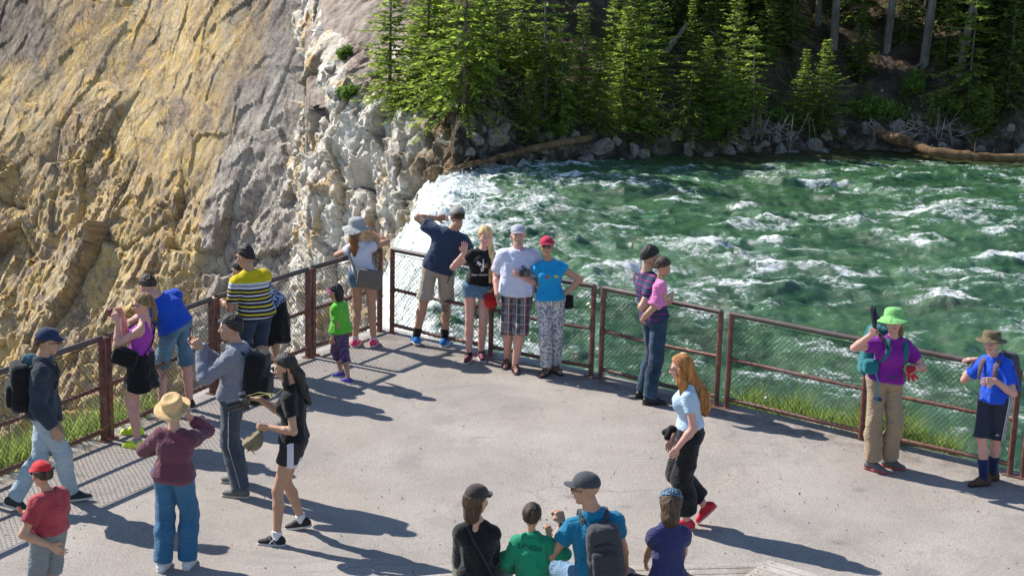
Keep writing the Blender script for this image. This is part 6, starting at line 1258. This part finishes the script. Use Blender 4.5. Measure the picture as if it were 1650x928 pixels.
TS = p.shirt(m_cloth('bright_white_tee_cloth', (.62, .64, .80), .04), hem=-.06, slv=.72, loose=.026, off=.020, wr=.011, hemf=.02, collar=.068); decal('emblem', '', p, TS, p.TF(.66, -.055, 0), .05, simple('blue_print', (.08, .13, .5), .8), p.f, extra=[[(-.45, -.2), (.45, -.2), (.5, .35), (.1, .5), (-.4, .4)]])
p.trousers(PL.m, f1=1.12, loose=.036, wr=.010, an=.09, hemf=.01); p.shoes(simple('brown_leather_strap', (.06, .03, .022), .6), M_BRUB, sandal=True)
cp = p.wr[0]+Vector((.015, -.05, .06)); camera_prop(p, cp, (.25, -1, .1), 'black camera held at the belly of the man in white', .95, .05)
# 15 -- woman in the turquoise tee
p = Man('woman in turquoise tee, patterned pale trousers and crimson cap with hand on hip', 1.70, ((894, 600), (880, 604)), 172, (886, 492), (884, 421), (881, 398), hyaw=182, hp=-8, skin='tan', hair='dirty', wL=(911, 473, -.02), wR=(866, 470, .12), eL=(1, -.1, .1), eR=(-1, .5, 0), sex='f', w=1.0, fyaw=(150, 205), hands=({'dir': (-.9, -.1, -.4), 'palm': (-.3, .8, 0), 'curl': .5}, None))
p.face(eyes=False); p.hair_cap(zmax=.052, low=-.05, thick=.009); p.cap((.42, .02, .06), name='crimson_cap'); p.glasses((.03, .03, .03), w=1.1); TT = p.shirt(m_cloth('turquoise_cloth', (.008, .30, .62), .08), hem=.02, slv=.30, loose=.010, off=.010, wr=.006)
for col, u, sx in (((.70, .55, .03), -.055, 1), ((.50, .06, .10), .055, 1), ((.12, .45, .12), .015, .6)): decal('print', '', p, TT, p.TF(.66, u, 0), .05, simple('print_%d' % int(u*1000+100), col, .8), p.f, extra=[circ(0, 0, .32*sx), circ(.45*sx, -.1, .25*sx)])
decal('lettering', 'aloha', p, TT, p.TF(.56, .0, 0), .034, simple('aqua_print', (.06, .45, .7), .8), p.f)
PT = NT('speckled_trouser_cloth'); PT.col(PT.ramp(PT.voro(60, None, 'F1', 'Color'), [(.35, (.16, .19, .27)), (.5, (.52, .50, .48)), (.62, (.60, .57, .54))])); PT.set(rough=.85); PT.bump(PT.noise(14, 3, .5, PT.co((1, 1, 2.2)), 1.2), .5, .02); p.trousers(PT.m, loose=.014, off=.010, an=.055, ca=.062, wr=.007, f1=1.92); p.shoes(simple('dark_leather_strap', (.035, .025, .022), .6), M_BRUB, sandal=True)
o = p.TF(-.05, -.22, -.02); rr = empty('camera_bag', p.root+o, 'black camera bag hanging at the hip of the woman in turquoise', 'bag'); bagmesh('bag_body', lambda q: rbox(q, (0, 0, -.03), (.06, .045, .085), .03), (-.1, -.09, -.15), (.1, .09, .1), M_BLK, rr); strapline([(0, 0, .04), (-.01, 0, .12), p.TF(.25, -.19, -.02)-o], .010, .3, M_BLK, 'strap', rr)
# 16, 17 -- father and baby
m_ = NT('navy_magenta_stripes'); c = m_.mix(band(m_, m_.z('Z'), .062, .24), (.018, .022, .06), (.20, .03, .16)); c = m_.mix(band(m_, m_.z('Z'), .062, .10, .5), c, (.03, .10, .28)); m_.col(c); m_.set(rough=.85); m_.bump(m_.noise(14, 3, .5, None, 1.2), .45, .02)
p = Man('man in striped tee and dark jeans holding a baby at the fence', 1.82, ((1035, 641), (1047, 652)), 62, (1054, 522), (1041, 441), (1048, 415), hyaw=60, hp=10, skin='warm', hair='black', wL=(1076, 488, .10), wR=(1069, 489, -.14), eR=(-1, -.5, -.8), eL=(.3, .4, -1), w=.98, fyaw=(70, 84), hands=({'dir': (-.6, -.8, 0), 'palm': (0, 0, 1), 'curl': .4}, {'dir': (1, .3, .15), 'palm': (-.1, .5, .6), 'curl': .6}))
fa = p; p.face(); p.glasses((.1, .07, .06)); p.hair_cap(low=-.045, thick=.017); p.shirt(m_.m, hem=-.03, slv=.62, loose=.020, off=.014, wr=.008); p.trousers(M_DKJ, loose=.018, an=.06, kn=.066, ca=.065, wr=.011); p.shoes(simple('black_leather', (.012, .012, .013), .45), M_BRUB)
b = Man('dark haired baby in pink shirt carried on the arm of the man at the fence', .92, (Vector((0, 0, 0)), Vector((0, 0, 0))), 70, (1057, 486, -.20), (1062, 452, -.18), (1068, 431, -.17), hyaw=72, hp=18, skin='tan', hair='dark', wL=(1028, 448, .02), wR=(1082, 474, -.16), eL=(-.2, -.2, -1), eR=(0, -.4, -1), sex='c', w=1.28, Y0=fa.Y0, root=fa.root+Vector((0, 0, 0)), stand=False, hd=1.27)
b_ank = [b.P((1078, 508, -.02)), b.P((1033, 516, -.26))]; 
b.kn = []; b.ank = []
for i, (px, py, dd) in enumerate(((1073, 512, .02), (1034, 516, -.24))):
    kk, a = ik(b.hp[i], b.P((px, py, dd)), .15, .14, Vector((.9, -.1, .5)) if i == 0 else Vector((.1, -.9, .4))); b.kn.append(kk); b.ank.append(a)
bpy.data.objects.remove(b.bodyo); b.body(); b.face(); b.hair_cap(low=-.065, thick=.014, front=.05); b.shirt(m_cloth('baby_pink_cloth', (.72, .22, .48), .06), hem=-.10, slv=.55, loose=.012, off=.010, wr=.004, hemf=.03, h=.008, name='shirt'); b.trousers(m_cloth('pale_pink_cloth', (.62, .25, .45), .06), f1=.35, loose=.012, off=.012, wr=.003, h=.008)
for i in (0, 1): 
    a = b.ank[i]; t = a+Vector((.035, -.015, -.028)); b.part('foot', lambda P: cone(P, a+Vector((0, 0, -.005)), t, .017, .014), [a, t], .04, m_skin('tan'), .006, 0)
# 18 -- redhead
p = Man('long haired redhead in pale blue tee and black trousers walking', 1.68, ((1106, 852), (1134, 846)), -86, (1112, 702), (1108, 622), (1098, 593), hyaw=-82, hp=10, skin='pink', hair='ginger', wL=(1091, 722, -.14), wR=(1083, 706, .18), eL=(.7, -.4, -.5), eR=(.3, .4, -.5), sex='f', w=1.02, lift=(0, .11), fp=(0, -48), fyaw=(-90, -84), knee=((-1, 0, .1), (-1, 0, 0)))
p.face(eyes=False); p.glasses(); p.hair_cap(low=-.07, thick=.015, front=.055); p.fall([p.HP(0, -.05, .02), p.HP(.0, -.075, -.10), p.TF(.82, -.02, -.13), p.TF(.55, -.03, -.145), p.TF(.40, -.03, -.14)], [.064, .060, .064, .052, .024]); p.fall([p.HP(-.065, .0, .0), p.HP(-.072, .005, -.12), p.TF(.78, -.09, .02), p.TF(.58, -.10, -.04)], [.03, .04, .042, .018])
p.shirt(m_cloth('pale_blue_tee_cloth', (.46, .60, .74), .05), hem=.16, slv=.48, loose=.012, off=.010, wr=.007); p.trousers(m_cloth('soft_black_cloth', (.012, .012, .014)), loose=.038, off=.012, an=.07, kn=.078, ca=.078, th=.104, wr=.014, f1=1.80, waist=.26)
p.part('knot', lambda P: smin(smin(ell(P, p.TF(.12, -.02, .16), (.04, .035, .035)), cone(P, p.TF(.12, -.02, .17), p.TF(-.02, -.04, .21), .02, .03), .01), cone(P, p.TF(.12, -.0, .17), p.TF(.02, .03, .23), .02, .028), .01), [p.TF(.1, 0, .17)], .12, M_BLK, wr=.004)
p.shoes(simple('red_canvas', (.55, .02, .04), .6), simple('pink_sole', (.6, .2, .2), .6), lace=M_RUB)
# 19 -- hiker with green hat
TQ = m_cloth('teal_nylon', (.01, .15, .17), .2); 
p = Man('hiker in bright green hat, purple tee and tan trousers by the right fence', 1.74, ((1432, 752), (1404, 757)), 172, (1424, 636), (1441, 546), (1440, 519), hyaw=182, hp=-10, skin='pink', hair='dirty', wL=(1463, 592, -.12), wR=(1403, 540, -.25), eL=(1, .5, -.6), eR=(-1, .1, -.5), sex='f', w=1.04, fyaw=(120, 130), hands=({'dir': (.4, -.8, -.3), 'palm': (-.5, -.3, .8), 'curl': .4}, {'dir': (.2, -.4, .8), 'palm': (.4, .5, 0), 'curl': 1.3}))
p.face(); p.hair_cap(zmax=.052, low=-.065, thick=.013); p.fall([p.HP(-.06, -.04, -.02), p.HP(-.07, -.05, -.10), p.HP(-.075, -.04, -.15)], [.035, .035, .02])
p.hat([(.168, -.018), (.162, -.008), (.13, .012), (.104, .028), (.097, .036), (.095, .07), (.088, .105), (.06, .122), (.02, .127), (.004, .127)], m_cloth('lime_hat_cloth', (.20, .50, .16), .08), 'sun_hat', wave=.012, seed=9)
p.shirt(m_cloth('purple_jersey', (.22, .015, .27), .1), hem=.03, slv=.55, loose=.016, off=.013, wr=.009); TN = m_cloth('tan_hiking_cloth', (.34, .25, .165), .1); p.trousers(TN, loose=.020, off=.009, an=.075, kn=.066, ca=.07, th=.090, wr=.014, f1=1.93); p.shoes(simple('grey_trail_mesh', (.12, .12, .12), .7), simple('red_sole', (.40, .07, .08), .7))
bk = p.kn[1].lerp(p.hp[1], .55); bb = MB(); bb.box(bk+Vector((0, -.115, .03)), .075, .008, .035, Matrix.Rotation(.2, 3, 'Y'), .003); bb.build('leg_patch', simple('navy_patch', (.02, .03, .12), .7), p.tr)
backpack(p, 'teal hiking backpack on the hiker in the green hat', TQ, (.15, .10, .26), t=.55, off=.20, side=.07, strap=TQ); 
rr = empty('waist_pack', p.root+p.TF(.30, .19, .03), 'teal pouch and straps at the hip of the hiker in the green hat', 'bag'); bagmesh('pouch', lambda q: rbox(q, (0, 0, 0), (.075, .07, .07), .04), (-.12, -.1, -.12), (.12, .1, .12), TQ, rr); strapline([(.03, -.06, -.02), (.06, -.1, -.12), (.065, -.1, -.35)], .012, .3, m_cloth('pale_teal_webbing', (.05, .3, .36), .1), 'strap', rr); strapline([(0, .04, 0), p.TF(.18, 0, .17)-p.TF(.30, .19, .03), p.TF(.28, -.18, .05)-p.TF(.30, .19, .03), p.TF(.05, -.19, .06)-p.TF(.30, .19, .03)], .012, .3, TQ, 'strap', rr)
h0 = p.wr[1]+Vector((.02, -.03, .075)); rr = empty('trekking_poles', p.root+h0, 'pair of black trekking poles held up by the hiker in the green hat', 'trekking poles'); top = p.P((1405, 497, -.20))-h0; b_ = MB(); 
for dx in (0, .03): b_.tube([top+Vector((dx, dx, 0)), top*.55+Vector((dx, 0, 0)), Vector((dx*.5, 0, 0)), Vector((.1+dx, .04, -.12)), Vector((.22, .18, -.3))], [.02, .016, .012, .008, .006], 8)
b_.build('shaft', M_BPL, rr); g_ = MB(); g_.tube([top+Vector((0, 0, .03)), top, top-Vector((0, 0, .05))], [.012, .024, .017], 10); g_.tube([top*.6+Vector((.03, 0, .02)), top*.5+Vector((.06, 0, 0))], [.02, .02], 8); g_.build('grip', M_BPL, rr)
rg = m_cloth('red_black_glove', (.45, .02, .03), .3); rr = empty('glove', p.root+p.wr[0]+Vector((.02, -.05, -.02)), 'red and black glove in the hand of the hiker', 'glove'); bagmesh('glove_body', lambda q: smin(smin(rbox(q, (0, 0, 0), (.045, .03, .05), .02), cone(q, (.02, 0, -.03), (.07, -.03, -.07), .013, .011), .01), smin(cone(q, (0, 0, -.03), (.03, -.03, -.09), .013, .011), cone(q, (-.02, 0, -.03), (-.02, -.03, -.09), .013, .011), .005), .01), (-.1, -.1, -.13), (.12, .08, .09), rg, rr, h=.007)
# 20 -- boy in blue
def boyshorts(p):
    m = NT('navy_striped_shorts_cloth'); x = m.z('X'); c0 = p.hp[0].x+.035; xx = m.math('SUBTRACT', x, m.math('ADD', c0, m.math('MULTIPLY', m.math('SUBTRACT', m.z('Z'), p.hp[0].z), .04))); inside = m.math('MULTIPLY', m.math('GREATER_THAN', xx, 0), m.math('LESS_THAN', xx, .052)); s = m.math('MULTIPLY', inside, m.math('LESS_THAN', m.math('FRACT', m.math('DIVIDE', xx, .02)), .5)); m.col(m.mix(s, (.010, .016, .038), (.6, .6, .62))); m.set(rough=.75); m.bump(m.noise(14, 3, .5, None, 1.2), .4, .02); return m.m
p = Man('boy in camouflage boonie hat, blue tee and navy striped shorts by the right fence', 1.64, ((1598, 773), (1584, 781)), -134, (1602, 658), (1603, 576), (1597, 553), hyaw=-165, hp=-8, skin='pink', hair='dirty', wL=(1603, 613, -.22), wR=(1574, 579, .16), eL=(1, .2, -.5), eR=(-.6, .3, -.8), sex='c', w=.95, fyaw=(-110, -112), hands=({'dir': (-1, -.2, -.05), 'palm': (.1, .6, -.2), 'curl': .35}, {'dir': (-1, 0, 0), 'palm': (0, 0, -1), 'curl': .25}))
p.face(); p.hair_cap(zmax=.052, low=-.055); CAMO = NT('camouflage_cloth'); CAMO.col(CAMO.ramp(CAMO.noise(16, 3), [(.4, (.06, .045, .025)), (.46, (.14, .10, .05)), (.56, (.07, .08, .03)), (.62, (.20, .16, .09))], 'CONSTANT')); CAMO.set(rough=.85)
p.hat([(.158, .000), (.154, .008), (.13, .018), (.104, .026), (.097, .032), (.097, .06), (.094, .088), (.088, .10), (.05, .106), (.004, .107)], CAMO.m, 'boonie_hat', simple('olive_band', (.06, .05, .03), .8), wave=.007, seed=3)
p.shirt(m_cloth('bright_blue_jersey', (.012, .085, .62), .1), hem=-.02, slv=.68, loose=.020, off=.014, wr=.009); st_ = p.trousers(boyshorts(p), f1=.98, loose=.030, off=.012, wr=.008, th=.094); p.shoes(simple('brown_suede', (.10, .055, .033), .85), M_BRUB, boot=.055, sock=m_cloth('navy_sock', (.012, .025, .09)), sockh=.19, kind='boot', lace=simple('tan_lace', (.3, .24, .18), .7), wide=1.12)
decal('emblem', '', p, st_, p.kn[0].lerp(p.hp[0], .16)+Vector((-.02, -.03, 0)), .03, PRW, (0, -1, 0), extra=[[(-.5, -.4), (-.1, -.4), (-.25, .1)], [(-.02, -.4), (.28, -.4), (-.12, .4)], [(.35, -.4), (.6, -.4), (.1, .5)]])
backpack(p, 'grey and red daypack with blue hose on the boy in blue', m_cloth('charcoal_nylon', (.055, .055, .065)), (.135, .10, .20), t=.55, off=.19, pocket=m_cloth('dark_red_nylon', (.20, .03, .04)), strap=m_cloth('grey_red_webbing', (.16, .10, .11)))
o = p.TF(.7, -.17, .06); rr = empty('drinking_hose', p.root+o, 'bright blue drinking hose down the side of the daypack', 'hose'); bb = MB(); bb.tube([p.TF(.92, -.14, -.08)-o, p.TF(.80, -.21, -.0)-o, p.TF(.5, -.255, .0)-o, p.TF(.25, -.25, -.04)-o], .008, 8); bb.build('tube', simple('blue_hose', (.01, .08, .55), .4), rr)
# 21-24 -- the seated ones ------------------------------------------
def seated(label, H, hx, seatY, **k):
    pass
SZ = .44
def feet_at(px, Y, d, w=.12, y2=None):
    q = PY(px, 900, Y); return (Vector((q.x-w, Y+d, 0)), Vector((q.x+w, Y+(y2 or d), 0)))
YS = G(860, 948, SZ).y
p = Man('seated person in black long sleeved top and dark cap, leftmost on the bench', 1.66, feet_at(770, YS, .42), 6, (769, 944), (769, 846), (768, 806), hyaw=38, hp=6, skin='warm', hair='brown', wL=(745, 925, .28), wR=(790, 925, .30), eL=(-1, -.2, -.6), eR=(1, -.2, -.6), sex='f', w=.93, Y0=YS, stand=False, knee=((-.1, .4, 1), (.1, .4, 1)), bust=False, hd=1.04)
p.hair_cap(zmax=.052, low=-.085, thick=.014, extra=[((0, -.04, -.03), (0, -.045, -.115), .072, .062)]); p.cap((.045, .036, .034), name='dark_brown_cap'); p.shirt(M_BLK, hem=.0, slv=1.95, loose=.014, off=.013, wr=.010, name='jersey', collar=.05); p.trousers(m_cloth('olive_cloth', (.09, .10, .06)), loose=.02, wr=.01); p.shoes(M_BLK)
o = p.TF(.5, .05, -.13); rr = empty('crossbody_strap', p.root+o, 'dark strap crossing the back of the leftmost seated person', 'strap'); strapline([p.TF(.96, -.06, -.075)-o, p.TF(.82, -.02, -.122)-o, p.TF(.5, .08, -.135)-o, p.TF(.2, .15, -.115)-o], .011, .3, m_cloth('charcoal_webbing', (.03, .03, .035)), 'webbing', rr)
GR = m_cloth('green_fleece', (.008, .25, .125), .1)
p = Man('seated boy in green long sleeved top with lettering on the back', 1.32, feet_at(865, YS, .40, .08), 8, (862, 952), (856, 868), (857, 832), hyaw=6, hp=4, skin='tan', hair='dark', wL=(840, 915, .22), wR=(884, 862, .22), eL=(-1, 0, -.6), eR=(1, -.1, -.9), sex='c', w=1.02, Y0=YS, stand=False, knee=((-.1, .4, 1), (.1, .4, 1)), hands=(None, {'dir': (-.1, .3, 1), 'palm': (-.5, .6, 0), 'curl': 1.0}))
p.hair_cap(low=-.062, thick=.012); GT = p.shirt(GR, hem=-.02, slv=1.92, loose=.024, off=.018, wr=.014, name='sweatshirt', collar=.055); decal('lettering', 'LAUGH!', p, GT, p.TF(.76, -.01, 0), .052, simple('dark_green_print', (.006, .06, .055), .8), (-.12, -1, .25), -.10); p.trousers(m_cloth('black_trouser_cloth', (.012, .012, .016)), loose=.02); p.shoes(M_BLK)
TL = m_cloth('petrol_blue_cloth', (.008, .17, .31), .1)
p = Man('seated man in petrol blue tee and grey cap looking left', 1.82, (PY(893, 900, YS)*1+Vector((0, .5, 0)), PY(975, 900, YS)+Vector((0, .55, 0))), -14, (966, 940), (958, 822), (945, 787), hyaw=-72, hp=6, skin='tan', hair='dark', wL=(908, 843, .10), wR=(1008, 915, .3), eL=(-.4, -.7, -1), eR=(1, 0, -.8), w=1.02, Y0=YS, stand=False, syaw=-2, knee=((-.5, .5, 1), (.1, .4, 1)), hands=({'dir': (-.1, .5, .75), 'palm': (-.6, .6, 0), 'curl': .9}, None)) if False else None
def flat(px, Y, d): q = PY(px, 900, Y); return Vector((q.x, Y+d, 0))
p = Man('seated man in petrol blue tee and grey cap looking left', 1.82, (flat(884, YS, .50), flat(975, YS, .52)), -14, (966, 940), (957, 826), (944, 788), hyaw=-72, hp=6, skin='tan', hair='dark', wL=(907, 843, .08), wR=(1008, 915, .3), eL=(-.2, -.7, -1), eR=(1, 0, -.8), w=1.02, Y0=YS, stand=False, syaw=-2, knee=((-.5, .5, 1), (.1, .4, 1)), hands=({'dir': (-.3, .3, .75), 'palm': (-.6, .6, 0), 'curl': .9}, None))
p.face(eyes=False, lips=(.3, .13, .1)); p.glasses(); p.cap((.05, .055, .065), name='grey_cap'); p.shirt(TL, hem=-.04, slv=.52, loose=.010, off=.010, wr=.009); p.trousers(m_cloth('light_denim', (.10, .19, .32), .25, col2=(.20, .32, .46)), loose=.022, wr=.011, kn=.07); p.shoes(M_BRUB)
w_ = MB(); w_.tube([p.wr[0]-(p.wr[0]-p.el[0]).normalized()*.012, p.wr[0]+(p.wr[0]-p.el[0]).normalized()*.012], .032, 16); wo = w_.build('watch', simple('watch_white', (.55, .55, .55), .3), p.e); w_ = MB(); w_.box(p.wr[0]+Vector((-.01, -.030, .0)), .03, .012, .03, None, .004); w_.build('dial', M_BPL, wo)
backpack(p, 'dark grey backpack on the seated man in petrol blue', m_cloth('dark_grey_nylon', (.050, .052, .062)), (.135, .085, .22), t=.55, off=.185, side=.035, pocket=m_cloth('dark_grey_nylon_pocket', (.040, .041, .050)), lean=-4)
p = Man('seated girl in navy tee and knitted headband, rightmost on the bench', 1.50, (flat(1030, YS, .50), flat(1095, YS, .45)), -6, (1076, 946), (1078, 846), (1081, 813), hyaw=4, hp=26, skin='warm', hair='auburn', wL=(1040, 905, .32), wR=(1098, 905, .34), eL=(-.8, -.2, -.6), eR=(.8, -.2, -.6), sex='f', w=1.0, Y0=YS, stand=False, knee=((-.6, .3, 1), (.2, .4, 1)), bust=False)
p.hair = 'brown'; p.hair_cap(low=-.085, thick=.016, front=.04, extra=[((0, -.05, -.02), (0, -.05, -.12), .082, .075)]); KN = NT('knitted_wool'); KN.col(KN.mix(KN.ramp(KN.voro(60), [(.2, 0), (.6, 1)]), (.22, .36, .44), (.05, .10, .16))); KN.set(rough=.95); KN.bump(KN.voro(60), .9, .02)
p.part('headband', lambda P: (lambda q: smax(ell(q, (0, -.012, .045), (.098, .118, .106)), np.abs(q[:, 2]-.085+q[:, 1]*.15)-.038, .01)*p.hs)((P-A3(p.hc))@p.hR/p.hs), [p.hc], .17, KN.m, .007, .005, 3, 40)
p.shirt(m_cloth('indigo_tee_cloth', (.035, .038, .13), .1), hem=.0, slv=.40, loose=.014, off=.012, wr=.009); p.trousers(M_BLK, loose=.01, wr=.006); p.shoes(M_BLK)
# ------------------------------------------------------------------ the bench
WD = mat_bark('bleached_plank', (.30, .26, .22), (.52, .48, .43))
def bench(name, segs, label):
    for i, (a, b, zt, lab) in enumerate(segs):
        a = Vector(a); b = Vector(b); d = (b-a).normalized(); L = (b-a).length; n = Vector((-d.y, d.x, 0)); R = Matrix((d, n, Vector((0, 0, 1)))).transposed(); root = empty('bench', (a.x, a.y, 0), lab, 'bench')
        for j in range(4):
            m = MB(); m.box(d*L/2-n*(.05+j*.108)+Vector((0, 0, zt-.02)), L-.01*j, .10, .04, R, .005)
            for x in (.03, L-.03): pass
            m.build('plank', WD, root)
            s_ = MB(); 
            for x in (.06, L-.06): s_.tube([d*x-n*(.05+j*.108)+Vector((0, 0, zt-.001)), d*x-n*(.05+j*.108)+Vector((0, 0, zt+.0015))], .007, 8)
            s_.build('screw', simple('rusty_screw', (.04, .03, .025), .6), root)
        m = MB()
        for x in (.12, L/2, L-.12): m.box(d*x-n*.2+Vector((0, 0, (zt-.04)/2-.02)), .09, .34, zt-.0, R, .004)
        m.build('support', WD, root)
b0 = G(1236, 905, SZ); b1 = G(1100, 917, SZ); b2 = b1+(b1-b0).normalized()*1.1; b2.y -= .02
b3 = flat(720, YS, .06); b3.z = SZ
bench('bench', [(b1+(b1-b0)*.0+Vector((-1.6, -.10, -SZ)), (b0.x, b0.y, 0), SZ, 'weathered grey plank bench section under the right seated girl'), (G(720, 952, SZ)+Vector((-1.2, 0, -SZ)), b1+Vector((-1.62, -.12, -SZ)), SZ, 'plank bench section carrying the left seated group')], '')
c0 = G(1238, 901, SZ+.06); c1 = G(1370, 940, SZ+.06); bench('bench', [((c0.x, c0.y, 0), (c1.x, c1.y, 0), SZ+.06, 'thicker raised plank section at the right end of the bench')], '')
# ------------------------------------------------------------------ loose stones on the paving
rs = np.random.RandomState(11); n = 5200; X = rs.uniform(-6, 7.5, n); Y = 10+rs.rand(n)**.8*11.5
def inside(x, y):
    a, b = LP[0], LP[4]; c, d = RP[0], RP[6]; l = (b.x-a.x)*(y-a.y)-(b.y-a.y)*(x-a.x); r = (d.x-c.x)*(y-c.y)-(d.y-c.y)*(x-c.x); return (l > -.2) & (r < .2)
ok = inside(X, Y) & (fbm(np.stack([X*.6, Y*.6, X*0], 1), 3, 5) > rs.uniform(-.5, .5, n)-.1); X, Y = X[ok], Y[ok]; n = len(X); r = .0035+.009*rs.rand(n)**3; T = np.array([(1, 0, 0), (0, 1, 0), (-1, 0, 0), (0, -1, 0), (0, 0, .8), (0, 0, -.5)], float)
V = T[None]*r[:, None, None]*(.7+.6*rs.rand(n, 6, 1))+np.stack([X, Y, r*.3+.004], 1)[:, None]; tri = np.array([(0, 1, 4), (1, 2, 4), (2, 3, 4), (3, 0, 4)]); Fq = (np.arange(n)[:, None, None]*6+tri[None]).reshape(-1, 3)
pm = NT('pebble_stone'); pm.col(pm.ramp(pm.noise(40, 1), [(.35, (.14, .12, .11)), (.65, (.5, .47, .44))])); pm.set(rough=.9); tag(mesh('pebbles', V.reshape(-1, 3), Fq, pm.m, smooth=False), 'loose pale pebbles strewn over the gravelly paving', 'gravel', kind='stuff')
